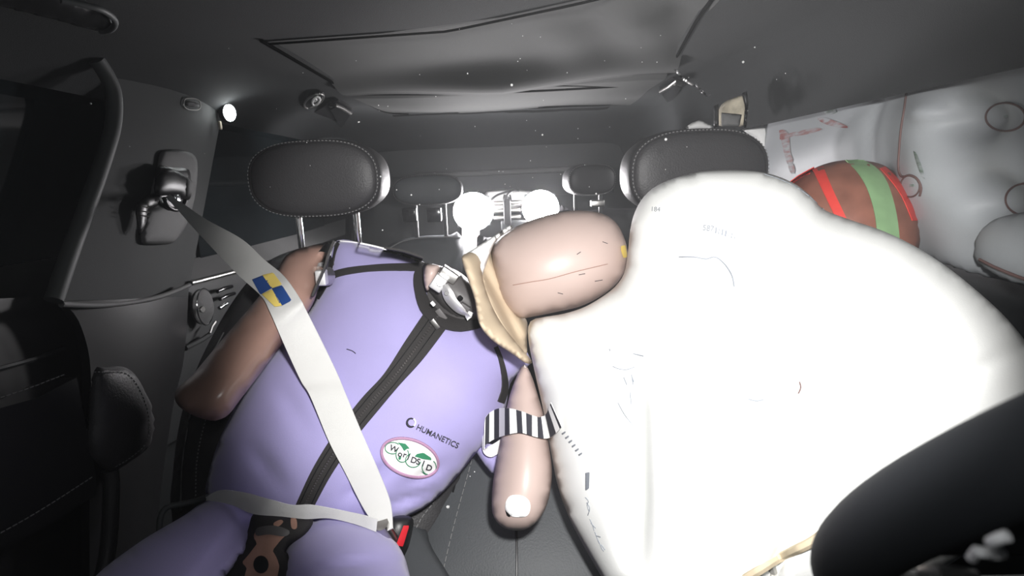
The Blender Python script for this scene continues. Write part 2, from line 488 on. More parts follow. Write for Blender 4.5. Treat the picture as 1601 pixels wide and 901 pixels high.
def xgrid(rows, x0, n=8):
    """panel from rows of left/right pixel pairs on the plane x = x0 (x0 may be a pair: left/right edge)"""
    G = []
    for (l, r) in rows:
        a, c = PX(*l, x0[0]), PX(*r, x0[1]); row = []
        for k in range(n + 1):
            t = k / n; p = a + (c - a) * t; row.append(p + np.array([.018 * math.sin(math.pi * t), 0, 0]))
        G.append(row)
    return G
rows = [(pxs('168,112')[0], pxs('352,168')[0]), (pxs('188,150')[0], pxs('345,190')[0]), (pxs('182,200')[0], pxs('336,235')[0]),
        (pxs('160,290')[0], pxs('322,310')[0]), (pxs('128,380')[0], pxs('308,385')[0]), (pxs('98,460')[0], pxs('296,450')[0]), (pxs('96,474')[0], pxs('294,466')[0])]
L, R = [np.array(spline([q[k] for q in rows], 5)) for k in (0, 1)]
structure(MB().grid(xgrid(list(zip(L, R)), (-.70, -.725)), .015).build('pillar_upper', TRIM))
rows = [((96, 472), (294, 464)), ((122, 500), (292, 510)), ((140, 560), (286, 570)), ((142, 640), (270, 640)), ((140, 760), (250, 780)), ((140, 905), (240, 905))]
L, R = [np.array(spline([q[k] for q in rows], 4)) for k in (0, 1)]
structure(MB().grid(xgrid(list(zip(L, R)), (-.69, -.715)), .015).build('pillar_lower', BLACK))
structure(MB().tube([PX(x, y, -.685) for x, y in spline(pxs('96,476 150,478 200,474 250,464 296,446'), 6)], .005, 8).build('trim_1', PALE_TRIM))
sl = MB().tube([PX(x, y, -.675) for x, y in spline(pxs('150,92 168,120 178,150 177,195 165,240 148,290 128,345 108,400 90,452 84,470'), 6)], .0125, 12)
tag(sl.build('door_seal', RUBBER), 'grey rubber door seal curving down the front edge of the left pillar', 'door seal')

# ---- front left door, nearly black
fd = structure(MB().grid([[PX(x, y, -.735) for x, y in r] for r in (
    [(-60, 470), (20, 466), (95, 464), (118, 480)], [(-60, 500), (20, 495), (100, 490), (130, 510)], [(-60, 620), (20, 600), (105, 570), (140, 575)],
    [(-60, 760), (20, 740), (100, 720), (142, 720)], [(-60, 940), (20, 935), (100, 930), (150, 930)])], .02).build('door_1', BLACK))
arm = [[PX(x, y, z) for (x, y), z in zip(r, (-.66, -.66, -.66))] for r in ([(-60, 655), (60, 622), (120, 590)], [(-60, 690), (60, 650), (125, 618)], [(-60, 850), (60, 795), (150, 742)], [(-60, 890), (60, 830), (150, 775)])]
MB().grid(arm, .05).build('armrest', BLACK, fd)
def dashed(pts, r, n_on, n_off, step):
    Q = resample(np.array(spline(pts, 8)), step, False); b = MB()
    for i in range(0, len(Q) - n_on, n_on + n_off): b.tube(Q[i:i + n_on + 1], r, 5)
    return b
dashed([PX(x, y, -.655) for x, y in pxs('-20,628 40,609 100,586')], .0009, 2, 1, .003).build('stitching', THREAD_DIM, fd)
dashed([PX(x, y, -.655) for x, y in pxs('-20,845 60,800 146,745')], .0009, 2, 1, .003).build('stitching', THREAD_DIM, fd)
MB().tube([PX(x, y, -.73) for x, y in pxs('-20,582 50,563 100,545')], .004, 6).build('belt_line_trim', PLASTIC, fd)

# ---- padded stitched panel beside the pillar foot
pad = thing('side_pad', 'dark stitched pad with rounded corners beside the passenger seat', 'pad', PX(190, 700, -.66))
padout = pxs('147,580 165,575 194,574 215,591 233,629 239,665 233,698 205,721 176,737 153,726 139,701 141,645')
inflate('pad_body', padout, dX(-.66), .02, .02, LEATHER, pad, step=8, direction=(1, 0, -.0), key='pad')
line_on('stitching', pxs('147,582 170,582 196,584 213,600 228,632 234,665 228,694 204,716 178,732'), ['pad'], .0009, THREAD, pad, dash=(1, 1), step=3)
MB().tube([PX(x, y, -.66) for x, y in spline(pxs('172,736 174,770 170,850 160,905'), 5)], .012, 8).build('lower_edge', LEATHER, pad)

# ---- rear left door
rd = structure(MB().grid([[PX(x, y, -.74) for x, y in r] for r in (
    [(290, 440), (360, 424), (430, 405), (530, 375)], [(280, 500), (350, 480), (430, 450), (530, 410)], [(270, 560), (350, 530), (430, 500), (530, 450)], [(255, 700), (340, 650), (420, 600), (530, 540)])], .02).build('door_2', PLASTIC))
MB().grid([[PX(x, y, xx) for x, y in r] for r, xx in (([(296, 406), (380, 386), (460, 366), (540, 342)], -.775), ([(294, 440), (375, 420), (450, 398), (540, 366)], -.72))], .006).build('window_ledge', PALE_TRIM, rd)
MB().tube([PX(x, y, -.712) for x, y in pxs('298,443 330,435 372,424 430,408')], .006, 8).build('bright_trim_strip', STEEL, rd)
c = PX(318, 480, -.72)
sp = MB().disc(c, (1, -.25, 0), .033, .042, .006, xdir=(0, 1, 0)).build('speaker_grille', mat('speaker_mesh', (.10, .10, .10), .45, .6, bump=.8, bscale=900), rd)
q = [c + np.array([.004, .034 * math.cos(a), .043 * math.sin(a)]) for a in np.linspace(0, 2 * math.pi, 33)[:-1]]
MB().tube(q, .0016, 6, closed=True).build('speaker_ring', CHROME, sp)
MB().disc(PX(317, 484, -.712), (1, -.3, 0), .007, .007, .004).build('speaker_cone', STEEL, sp)
for (x, y), (x2, y2) in ((((340, 456), (362, 448))), (((344, 468), (366, 459)))):
    MB().tube([PX(x, y, -.715), PX((x + x2) / 2, (y + y2) / 2 - 1, -.712), PX(x2, y2, -.715)], .005, 8).build('window_switch', GLOSS, rd)
MB().tube([PX(x, y, -.708) for x, y in pxs('343,482 350,477 356,474')], .005, 8).build('door_handle', CHROME, rd)
MB().tube([PX(x, y, -.715) for x, y in pxs('328,521 332,510 337,503')], .003, 6).build('pocket_trim', STEEL, rd)
MB().tube([PX(x, y, -.72) for x, y in pxs('290,545 315,532 330,522')], .006, 6).build('lower_pocket_edge', TRIM, rd)

# ---- rear quarter (behind the left window) and rear end
structure(MB().grid([[(-.76, 2.35, .95), (-.72, 2.5, .95), (-.66, 2.68, .95)], [(-.75, 2.3, 1.1), (-.70, 2.45, 1.1), (-.64, 2.66, 1.1)], [(-.735, 2.22, 1.19), (-.66, 2.4, 1.2), (-.6, 2.62, 1.18)]], .02).build('pillar_rear_left', TRIM))
structure(MB().grid([[(.70, 2.2, .9), (.70, 2.4, .9), (.64, 2.68, .9)], [(.69, 2.15, 1.1), (.66, 2.35, 1.1), (.62, 2.66, 1.1)], [(.63, 1.95, 1.15), (.62, 2.3, 1.18), (.58, 2.62, 1.16)]], .02).build('pillar_rear_right', TRIM))
bw = MB()
bw.box((0, 2.74, 1.12), (1.5, .04, .18)).box((0, 2.74, .45), (1.5, .04, .96)).box((-.60, 2.74, .98), (.3, .04, .12)).box((.62, 2.74, .98), (.26, .04, .12))
structure(bw.build('wall_back', PLASTIC, smooth=False))
structure(MB().box((0, 2.75, .98), (.98, .006, .115)).build('window_3', mat('dusty_rear_glass', (.03, .033, .036), .5, spec=.3), smooth=False))
structure(MB().tube([(-.44, 2.71, 1.03), (-.40, 2.70, 1.04), (.2, 2.70, 1.045), (.47, 2.70, 1.045)], .012, 8).build('trim_2', PALE_TRIM))
structure(MB().box((0, 2.40, .70), (1.3, .60, .03)).build('cargo_cover', PLASTIC, smooth=False))

# ---- right side outside: white panel added as a bright backdrop for the gap
structure(MB().box((1.25, 1.7, .95), (.05, 1.6, 1.6)).build('wall_added_backdrop', OUTER, smooth=False))

# ================================================================== LAMPS AT THE BACK
def led_lamp(px, py, r, label, post):
    c = P(px, py, 2.15); t = thing('led_lamp', label, 'lamp', c, 'bright lamps standing behind the rear seats')
    ax = np.array([-c[0] * .6, -c[1], .05]); ax /= np.linalg.norm(ax)
    MB().disc(c - ax * .004, ax, r * .96, r * .92, .06).build('housing', ALU, t)
    vs, fs = [], []
    x = np.cross(ax, (0, 0, 1)); x /= np.linalg.norm(x); y = np.cross(x, ax); N = 24
    for k in range(7):
        a = k / 6 * math.pi / 2
        for i in range(N): q = 2 * math.pi * i / N; vs.append(c + ax * (.006 + .03 * math.sin(a)) + r * math.cos(a) * (math.cos(q) * x + .95 * math.sin(q) * y))
    fs = [(k * N + i, k * N + (i + 1) % N, (k + 1) * N + (i + 1) % N, (k + 1) * N + i) for k in range(6) for i in range(N)]
    MB().add(vs, fs).build('lit_lens', LED, t, label='white glowing lens')
    for k in range(3): MB().box(c - ax * (.02 + .018 * k), (r * 1.7, .005, r * 1.5), bev=.001).build('cooling_fin', PLASTIC, t)
    for a, bb, rr in post: MB().tube([P(*a), P(*bb)], rr, 12).build('post', WHITE, t, label='white painted post')
    return t
led_lamp(740, 331, .074, 'left glaring round lamp above a white post behind the rear seats', [((736, 345, 2.19), (736, 420, 2.19), .034)])
led_lamp(845, 325, .068, 'right glaring round lamp just above the dummy head', [((851, 345, 2.19), (851, 400, 2.19), .02)])
cl = thing('clamp_bracket', 'dark metal clamp with silver knob between the two bright lamps', 'clamp', P(793, 350, 2.16))
MB().box(P(793, 330, 2.16), (.028, .03, .10), bev=.004).build('clamp_body', BLACK, cl)
MB().tube([P(793, 314, 2.15), P(793, 305, 2.15)], [.018, .014], 14).build('knob', CHROME, cl)
for y in (318, 330, 341): MB().tube([P(772, y, 2.19), P(814, y - 2, 2.19)], .008, 10).build('cross_bar', STEEL, cl)
MB().box(P(806, 352, 2.18), (.11, .04, .035), bev=.005).build('base_rail', PLASTIC, cl)
MB().tube([P(x, y, 2.13) for x, y in spline(pxs('768,312 778,305 790,301 800,299 808,297 812,299'), 5)], .004, 8).build('cable', BLACK, cl)
MB().tube([P(x, y, 2.12) for x, y in spline(pxs('793,306 797,301 803,298 810,298'), 5)], .004, 8).build('cable', BLACK, cl)
ps = thing('reflector_sheet', 'white sheet propped behind the two bright lamps', 'sheet', P(795, 320, 2.3))
inflate('sheet', pxs('756,306 765,298 800,296 835,299 850,304 850,330 820,322 790,330 755,334'), lambda x, y: 2.30, .006, .004, WHITE, ps, step=8)
_a = P(793, 322, 2.31); MB().tube([_a, (_a[0], _a[1], .712)], .008, 8).build('stand', PLASTIC, ps)

# lamp reflection in the left window, built as a small glowing disc
c = PX(357, 177, -.69); sm = thing('led_reflection', 'small glowing disc standing in for a lamp reflection at the top rear corner of the left pillar', 'lamp', c)
ax = np.array([.75, -.66, 0.]); 
MB().disc(c, ax, .016, .022, .02).build('housing', BLACK, sm)
MB().disc(c + ax * .009, ax, .0145, .020, .006).build('lit_lens', LEDREFL, sm)  # disc and surround only imitate the reflected lamp
light('led_reflection_glow', 'POINT', tuple(c + ax * .03), .03, shadow_soft_size=.015)  # light added for the reflection's glow
MB().box(PX(344, 196, -.70), (.006, .010, .02), bev=.002).build('beige_tab', BEIGEFOAM, sm)


# ================================================================== SEATS
def headrest(parent, c, w, h, dep, yaw, face_m, side_m, posts, name='headrest', post_m=CHROME):
    """stadium pillow with a stitched front face; c = centre of the front face"""
    N = 72; cy, sy = math.cos(yaw), math.sin(yaw)
    ex = np.array([cy, sy, 0]); ey = np.array([-sy, cy, 0]); ez = np.array([0, 0, 1.])
    def ring(k, y, up=0):
        out = []
        for i in range(N):
            a = 2 * math.pi * i / N; e = 2 / 3.2
            x = abs(math.cos(a)) ** e * math.copysign(1, math.cos(a)) * (w / 2 - (1 - k) * h * .5)
            z = abs(math.sin(a)) ** (2 / 2.6) * math.copysign(1, math.sin(a)) * h / 2 * k * (1.0 - .07 * (abs(x) / (w / 2)) ** 2) + up
            out.append(c + ex * x + ey * y + ez * z)
        return out
    prof = [(.02, -.008), (.3, -.008), (.6, -.006), (.8, -.002), (.88, .002), (.895, .0045), (.91, .002), (.95, .004), (.99, .016), (1.0, .03), (.985, dep * .55), (.93, dep * .8), (.8, dep * .95), (.5, dep), (.02, dep)]
    vs = [p for k, y in prof for p in ring(k, y)]; m = len(prof); fs = []; mi = []
    b = MB()
    for j in range(m - 1):
        q = [(j * N + i, j * N + (i + 1) % N, (j + 1) * N + (i + 1) % N, (j + 1) * N + i) for i in range(N)]
        fs += q; mi += [0 if j < 5 else 1] * N
    fs += [tuple(range(N)), tuple((m - 1) * N + i for i in range(N - 1, -1, -1))]; mi += [0, 1]
    b.v = [tuple(p) for p in vs]; b.f = fs; b.mi = mi
    o = b.build(name, [face_m, side_m], parent)
    for dx in (-posts, posts):
        if posts:
            top = c + ex * dx + ey * dep * .5 - ez * h * .4; MB().tube([top, top - ez * .15], .0065, 14).build('post', post_m, o)
    R1 = [p - ey * .0012 for p in ring(.945, .002)]
    Q = resample(np.array(R1), .0036, True); s = MB()
    for i in range(0, len(Q) - 1, 2): s.tube(Q[i:i + 2], .0009, 5)
    s.build('stitching', THREAD, o)
    return o


ps_seat = thing('car_seat', 'black leather front seat carrying the lilac suited dummy', 'car seat', (-.37, 1.0, .1))
headrest(ps_seat, P(488, 280, 1.10), .262, .150, .115, math.radians(-4), LEATHER, LEATHER, .060)
backout = pxs('268,800 270,745 276,690 286,640 306,580 335,520 365,470 395,432 425,405 470,388 530,378 600,388 640,400 670,430 700,520 730,640 738,700 720,760 690,840 670,905 480,930 300,900')
backd = plane3((500, 390, 1.14), (300, 780, 1.0), (690, 780, 1.0))
inflate('backrest', backout, backd, .055, .08, LEATHER, ps_seat, step=13, key='pseat')
line_on('stitching', pxs('306,776 307,730 313,690 322,656'), ['pseat'], .001, THREAD, ps_seat, dash=(1, 1), step=3)
line_on('stitching', pxs('405,468 392,482 378,500 366,512'), ['pseat'], .001, THREAD, ps_seat, dash=(1, 1), step=3)
line_on('bolster_seam', pxs('283,800 284,740 290,690 300,640 320,580 350,520'), ['pseat'], .0022, BLACK, ps_seat, off=.001)
line_on('stitching', pxs('704,715 698,745 682,780 658,812 640,850'), ['pseat'], .0008, THREAD, ps_seat, dash=(2, 1), step=3)
cush = inflate('cushion', pxs('230,960 236,880 262,830 330,800 480,800 640,812 672,850 680,960'), plane3((450, 800, .98), (260, 930, .85), (660, 930, .86)), .03, .14, LEATHER2, ps_seat, step=16)

dr_seat = thing('car_seat', 'black leather front seat behind the big white airbag', 'car seat', (.37, 1.0, .1))
headrest(dr_seat, P(1097, 269, 1.09), .276, .164, .115, math.radians(5), LEATHER, LEATHER, .060)
inflate('backrest', pxs('990,420 1040,395 1150,385 1240,400 1300,470 1330,600 1340,750 1320,930 1000,930 960,750 960,560'), plane3((1100, 390, 1.16), (1000, 900, 1.08), (1300, 900, 1.08)), .05, .08, LEATHER, dr_seat, step=18)

rs = thing('rear_bench_seat', 'dark rear bench seat far behind the front seats', 'rear seat', (0, 2.05, .1))
headrest(rs, P(668, 297, 1.93), .235, .105, .08, 0, LEATHER2, LEATHER, .05, post_m=PLASTIC)
headrest(rs, P(927, 281, 1.90), .17, .105, .09, .25, LEATHER, LEATHER, .045, post_m=PLASTIC)
inflate('backrest', pxs('590,420 600,390 625,376 660,369 700,368 722,370 722,470 720,640 590,640'), lambda x, y: 2.0, .05, .08, LEATHER2, rs, step=12, key='rseat')
line_on('seam', pxs('604,392 628,378 662,371.5 700,370.5 719,372'), ['rseat'], .002, THREAD_DIM, rs, off=.004)
inflate('backrest', pxs('870,345 900,332 960,326 1040,330 1080,360 1080,640 870,640'), lambda x, y: 2.0, .05, .08, LEATHER, rs, step=14)
inflate('backrest', pxs('745,385 760,372 860,366 868,380 868,640 745,640'), lambda x, y: 2.05, .03, .08, LEATHER, rs, step=14)
for x in (641, 679): MB().box(P(x, 336, 1.98), (.05, .03, .05), bev=.006).build('headrest_guide', GLOSS, rs)
MB().box(P(934, 318, 1.93), (.045, .03, .022), bev=.004).build('headrest_guide', STEEL, rs)

# centre armrest between the seats
ca = thing('centre_console', 'dark padded console box between the two front seats', 'console', P(790, 900, .95))
inflate('lid', pxs('640,930 655,830 680,745 722,685 800,665 900,672 960,700 1010,800 1030,930'), plane3((790, 690, 1.06), (700, 901, .93), (900, 901, .92)), .04, .18, LEATHER2, ca, step=13, key='arm')
line_on('stitching', pxs('744,695 732,740 718,790 705,840 690,905'), ['arm'], .0008, THREAD, ca, dash=(3, 1), step=3)
line_on('seam', pxs('728,700 716,740 708,770'), ['arm'], .0018, BLACK, ca, off=.001)
line_on('seam', pxs('807,825 808,860 808,905'), ['arm'], .0018, BLACK, ca, off=.001)
for n, (x, y, s) in enumerate(((700, 793, .003), (702, 762, .0022), (691, 765, .0022), (722, 735, .0014), (742, 738, .001), (735, 745, .0012))):
    b = bmesh.new(); bmesh.ops.create_icosphere(b, subdivisions=1, radius=s)
    for v in b.verts: v.co *= random.uniform(.6, 1.3)
    p = on(x, y, ['arm'], .001); me = bpy.data.meshes.new('glass_crumb'); b.transform(Matrix.Translation(p)); b.to_mesh(me); b.free(); me.materials.append(WHITE)
    tag(link('glass_crumb', me), 'tiny bright glass crumb lying on the dark console left of the dummy arm', 'glass crumb', 'glass crumbs on the console')

# ================================================================== CRASH TEST DUMMY (passenger)
dm = thing('crash_test_dummy', 'lilac suited crash dummy slumped sideways against the white airbag', 'crash dummy', P(450, 860, .9))
tors = pxs('322,776 328,735 340,695 358,655 372,628 398,585 428,545 462,505 486,478 494,462 503,445 510,430 514,405 522,382 530,375 548,376 580,386 620,393 655,405 690,428 720,432 752,452 790,495 828,558 826,572 806,588 796,605 790,640 772,682 745,708 716,744 690,772 660,796 628,811 600,822 540,838 470,842 400,826 350,800')
def tfold(x, y):
    g = lambda cx, cy, sx, sy, a: a * math.exp(-((x - cx) / sx) ** 2 - ((y - cy) / sy) ** 2)
    r = g(610, 500, 90, 120, .012) + g(700, 590, 70, 90, .012)
    for (x0, y0, dx, dy, a, w) in ((545, 775, 60, -45, .018, 10), (600, 792, 75, -24, .016, 9), (625, 765, 70, -38, .010, 9), (390, 700, 50, 60, .012, 14), (430, 600, 50, 70, .008, 16)):
        t = ((x - x0) * dx + (y - y0) * dy) / (dx * dx + dy * dy); q = abs((x - x0) * dy - (y - y0) * dx) / math.hypot(dx, dy)
        if -.3 < t < 1.3: r += -a * math.exp(-(q / w) ** 2) * (1 - abs(t - .5) / .8)
    r -= g(708, 455, 34, 40, .05)
    r += g(430, 690, 60, 90, .008) - g(400, 740, 30, 40, .006)
    return r
td = plane3((600, 400, 1.03), (400, 790, .90), (640, 800, .90), (820, 560, .96))
inflate('suit_torso', tors, td, .11, .05, SUIT, dm, step=9, key='torso', fold=tfold, label='lilac neoprene jacket')
lt = inflate('suit_thigh', pxs('120,940 150,901 180,875 230,840 285,808 325,782 365,780 392,796 412,815 398,842 382,870 350,905 320,960 200,1000'), plane3((360, 800, .86), (180, 900, .72), (340, 900, .74)), .075, .07, SUIT, dm, step=10, key='thigh',
             fold=lambda x, y: -.012 * math.exp(-(((x - 345) * .8 + (y - 870) * .6) / 12) ** 2 - (((x - 345) * .6 - (y - 870) * .8) / 60) ** 2))
rt = inflate('suit_thigh', pxs('440,960 444,905 446,860 462,828 490,810 530,803 570,811 604,832 626,858 638,890 642,940 600,1000 500,1000'), plane3((530, 810, .86), (470, 900, .76), (620, 900, .76)), .085, .07, SUIT, dm, step=10, key='thigh',
             fold=lambda x, y: -.013 * math.exp(-((y - (866 + .0011 * (x - 560) ** 2 - .12 * (x - 560) + 16)) / 7) ** 2) * max(0, 1 - abs(x - 540) / 100))
# pelvis block with black edging and brown foam
pv = inflate('pelvis_cover', pxs('402,800 464,806 490,812 478,835 447,858 456,872 466,890 462,930 330,930 336,901 355,874 382,847 388,828'), plane3((430, 810, .80), (400, 901, .76), (460, 901, .76)), .02, .06, BIND, dm, step=7, key='pelvis', label='black edging around the pelvis')
decal('pelvis_foam', pxs('400,829 425,824 452,832 438,846 426,861 433,873 437,886 431,915 384,915 382,902 386,888 378,880 390,866 402,850 396,840'), ['pelvis'], FOAM, dm, off=.004, step=5, smooth=False, label='bare brown foam')
decal('pelvis_hole', [(408 + 12 * math.cos(a), 883 + 14 * math.sin(a)) for a in np.linspace(0, 6.283, 22)[:-1]], ['pelvis'], BLACK, dm, off=.006, step=4, label='round black hole')
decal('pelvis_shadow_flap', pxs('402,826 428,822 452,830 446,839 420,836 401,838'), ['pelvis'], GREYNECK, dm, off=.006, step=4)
for o_ in (pxs('428,818 438,813 443,816 436,823 429,823'), pxs('455,810 463,811 464,826 456,826')): decal('pelvis_adhesive_fleck', o_, ['pelvis'], FOAM, dm, off=.005, step=3)

# arms
inflate('upper_arm', pxs('433,424 441,408 455,394 478,386 500,383 518,386 512,398 503,412 498,436 494,463 482,488 462,514 443,536 405,587 378,622 358,648 344,656 330,658 302,650 280,636 273,622 277,608 302,585 343,536 388,484 414,452'),
        plane3((480, 400, .965), (300, 630, .80), (360, 640, .80)), .06, .05, SKIN, dm, step=8, key='armL', label='brown vinyl upper arm nearest the window')
sh = MB().tube([P(498, 432, .93), P(512, 432, .95)], .016, 16).build('shoulder_joint', STEEL, dm)
MB().box(P(503, 434, .905), (.016, .016, .024), bev=.002).build('joint_block', ALU, sh)
MB().tube([P(508, 400, .945), P(515, 384, .955)], [.012, .008], 12).build('joint_pin', CHROME, sh)
MB().tube([P(500, 412, .95), P(506, 440, .95)], .012, 12).build('joint_fork', GREYNECK, sh)
inflate('upper_arm', pxs('820,570 832,590 842,622 850,650 858,695 863,740 858,780 846,808 830,824 812,830 790,827 775,814 769,794 771,752 780,705 788,660 796,622 808,588'),
        plane3((825, 580, .88), (810, 820, .80), (860, 740, .82)), .05, .05, HEADSKIN, dm, step=8, key='armR', label='brown vinyl upper arm beside the white airbag')
decal('white_patch', pxs('791,785 797,776 808,774 820,777 828,785 829,797 824,807 812,809 801,808 795,803 790,797'), ['armR'], WHITE, dm, off=.004, step=4, label='round white patch on the arm end')
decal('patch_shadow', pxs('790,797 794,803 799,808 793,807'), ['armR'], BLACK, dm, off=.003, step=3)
inflate('forearm_stub', pxs('742,700 760,694 778,700 782,725 772,742 756,725'), plane3((750, 700, .93), (775, 735, .92), (780, 700, .93)), .02, .02, SUIT, dm, step=6)

# neck, bracket, shroud and head
nk = inflate('neck', pxs('664,412 690,416 716,424 742,446 772,480 776,505 752,505 728,503 706,494 690,480 672,458 662,436'), lambda x, y: .945, .052, .04, GREYNECK, dm, step=6, key='neck')
inflate('neck_base', pxs('663,424 668,414 686,415 688,420 676,444 668,456 663,442'), lambda x, y: .91, .018, .02, HEADSKIN, nk, step=4)
br = MB(); G = []
A = spline(pxs('690,446 692,462 700,476 716,490 737,497'), 6); B_ = spline(pxs('700,444 708,456 714,468 724,480 737,496'), 6)
br.grid([[on(a[0] + (c_[0] - a[0]) * k / 3, a[1] + (c_[1] - a[1]) * k / 3, ['neck'], .016 + .004 * math.sin(k), .9) for k in range(4)] for a, c_ in zip(A, B_)], .008)
nb = br.build('neck_bracket', ALU, dm, label='shiny curved steel bracket')
MB().disc(on(698, 459, ['neck'], .02, .9), -ray(698, 459), .0035, .0035, .002).build('bolt', BLACK, nb)
MB().box(on(702, 430, ['neck'], .006, .9), (.030, .022, .018), ax=[[.8, 0, -.6], [0, 1, 0], [.6, 0, .8]], bev=.002).build('bolt_block', STEEL, nb)
MB().box(on(686, 442, ['neck'], .012, .9), (.020, .02, .024), ax=[[.8, 0, -.6], [0, 1, 0], [.6, 0, .8]], bev=.002).build('clamp_block', ALU, nb)
MB().disc(on(688, 443, ['neck'], .026, .9), -ray(688, 443), .005, .005, .002).build('bolt', STEEL, nb)
MB().tube([on(718, 465, ['neck'], .003), on(721, 468, ['neck'], .006)], .004, 10).build('socket_hole', BLACK, nb)
MB().box(on(727, 480, ['neck'], .008, .9), (.016, .012, .008), ax=[[.8, 0, -.6], [0, 1, 0], [.6, 0, .8]], bev=.001).build('catch', GREYNECK, nb)
MB().box(on(677, 475, ['neck'], .012, .9), (.008, .006, .005), ax=[[.6, 0, -.8], [0, 1, 0], [.8, 0, .6]], bev=.001).build('white_tab', WHITE, nb)

hdout = pxs('770,386 786,368 812,352 850,338 888,330 922,330 948,337 966,352 978,378 982,404 976,426 962,446 940,463 908,479 870,488 835,495 815,498 800,490 786,472 777,440 771,412')
hd = inflate('head', hdout, plane3((780, 420, .93), (975, 400, .92), (870, 490, .92)), .085, .08, HEADSKIN, dm, step=7, key='head', power=.46, label='smooth pinkish brown featureless head')
line_on('seam', pxs('802,446 830,441 860,436 900,425 950,413'), ['head'], .0006, SKIN, hd, off=.0005)
for c_ in ('902,398 908,394', '872,458 880,460', '942,378 950,381', '930,440 942,438', '905,430 915,428'): line_on('scratch', pxs(c_), ['head'], .0005, INK, hd, off=.0005)
decal('yellow_tag', pxs('971,385 978,383 981,402 975,404 971,392'), ['head'], YELLOW, hd, off=.004, step=3, smooth=False, label='small yellow tag on the crown')
shr = inflate('neck_shroud', pxs('722,402 735,394 752,386 770,378 776,376 762,392 754,412 755,436 764,466 778,496 796,522 816,546 832,566 822,568 800,553 768,531 749,506 742,468 728,427'), plane3((750, 400, .90), (830, 560, .85), (800, 500, .88)), .035, .035, CREAM, dm, step=5, key='shroud', power=.4,
              fold=lambda x, y: .004 * math.sin(((x - 722) * .85 - (y - 400) * .42) / 5), label='cream cloth neck shroud')
inflate('shroud_inner_fold', pxs('748,404 762,384 780,376 790,380 784,420 796,470 812,492 824,502 824,530 822,556 800,540 776,510 758,474 749,440'), plane3((750, 400, .945), (830, 560, .90), (800, 500, .93)), .028, .03, CREAM, shr, step=5, power=.4,
        fold=lambda x, y: .012 * math.sin(((x - 756) * .85 - (y - 404) * .42) / 4.2))
inflate('skull_cap_edge', pxs('724,402 742,388 768,372 798,352 800,358 778,374 768,392 758,420 746,455 738,440 730,420'), plane3((750, 400, .885), (795, 355, .91), (745, 450, .875)), .012, .012, WHITE, shr, step=5, label='white edge of the cloth')

# suit edging, zip, print and patch
KT = ['torso']
zA = pxs('666,485 633,534 600,585 566,622 530,668 505,705 484,742 462,790'); zB = pxs('703,506 662,560 624,602 592,640 556,684 532,720 511,754 490,794')
zp = strip('zip_panel', zA, zB, KT, BIND, dm, off=.004, th=.003, label='black zip panel down the chest')
mid = [((a[0] + b_[0]) / 2, (a[1] + b_[1]) / 2) for a, b_ in zip(zA, zB)]
line_on('zip_teeth', mid, KT, .0022, mat('zip_metal', (.16, .15, .15), .35, .7), zp, off=.005, dash=(1, 1), step=2.2)
for s_ in (-1, 1): line_on('zip_seam', [(x + s_ * 7, y + s_ * 5) for x, y in mid], KT, .0008, BLACK, zp, off=.0045)
zl = MB().box(on(690, 492, KT, .012), (.010, .005, .022), ax=[[.8, 0, .55], [0, 1, 0], [-.55, 0, .8]], bev=.0015).build('zip_slider', GREYNECK, zp)
MB().box(on(680, 507, KT, .014), (.008, .003, .018), ax=[[.8, 0, .55], [0, 1, 0], [-.55, 0, .8]], bev=.001).build('zip_pull', STEEL, zl)
decal('neck_opening', pxs('664,438 672,420 700,424 740,450 756,500 720,504 690,496 672,472'), KT, GREYNECK, dm, off=.004, step=5, label='dark neck opening')
band('neck_binding', pxs('662,410 655,430 657,455 668,482 690,499 720,508 752,504'), [13, 16, 16, 20, 22, 18, 14], KT, BIND, dm, off=.007)
band('shoulder_binding', pxs('508,436 525,428 545,423 575,419 610,417 655,417'), [12, 10, 10, 9, 10, 12], KT, BIND, dm)
band('armhole_binding', pxs('527,379 519,398 514,420 506,442 494,466'), [7, 8, 10, 14, 10], KT, BIND, dm)
band('top_binding', pxs('600,391 630,397 660,408'), [4, 6, 8], KT, BIND, dm)
line_on('top_edge_highlight', pxs('532,377 560,380 600,389 640,402 664,412'), KT, .0014, WHITE, dm, off=.002)  # white cord paints the highlight along the jacket's top edge
band('armhole_binding', pxs('776,542 784,562 790,590 790,612 784,630'), [5, 6, 8, 10, 10], KT, BIND, dm)
text_on('maker_lettering', 'HUMANETICS', (650, 671), 25.2, 8.6, KT, INK, dm, width=72, off=.004, bold=.012)
ln = [on(643 + 6.6 * math.cos(a), 661 + 6.6 * math.sin(a), KT, .004) for a in np.linspace(.9, 5.2, 20)]
MB().tube(ln, [.0009 + .0007 * math.sin(math.pi * k / 19) for k in range(20)], 6).build('maker_ring_mark', INK, dm)
ln = [on(643 + 6.6 * math.cos(a), 661 + 6.6 * math.sin(a), KT, .004) for a in np.linspace(-1.0, .9, 12)]
MB().tube(ln, .0013, 6).build('maker_ring_mark', WHITE, dm)
pc, pa, pb, pr = (641, 716), 46.5, 28.5, math.radians(19)
ell = lambda k: [(pc[0] + k * pa * math.cos(a) * math.cos(pr) - k * pb * math.sin(a) * math.sin(pr), pc[1] + k * pa * math.cos(a) * math.sin(pr) + k * pb * math.sin(a) * math.cos(pr)) for a in np.linspace(0, 6.2832, 49)[:-1]]
pt = decal('chest_patch', ell(1), KT, WHITE, dm, off=.005, step=5, label='oval white embroidered patch')
MB().tube([on(x, y, KT, .006) for x, y in ell(.985)], .0022, 6, closed=True).build('patch_border', PINK, pt)
def cir(cx, cy, rx, ry, a0=0, a1=6.283): return [on(cx + rx * math.cos(a), cy + ry * math.sin(a), KT, .0065) for a in np.linspace(a0, a1, 24)]
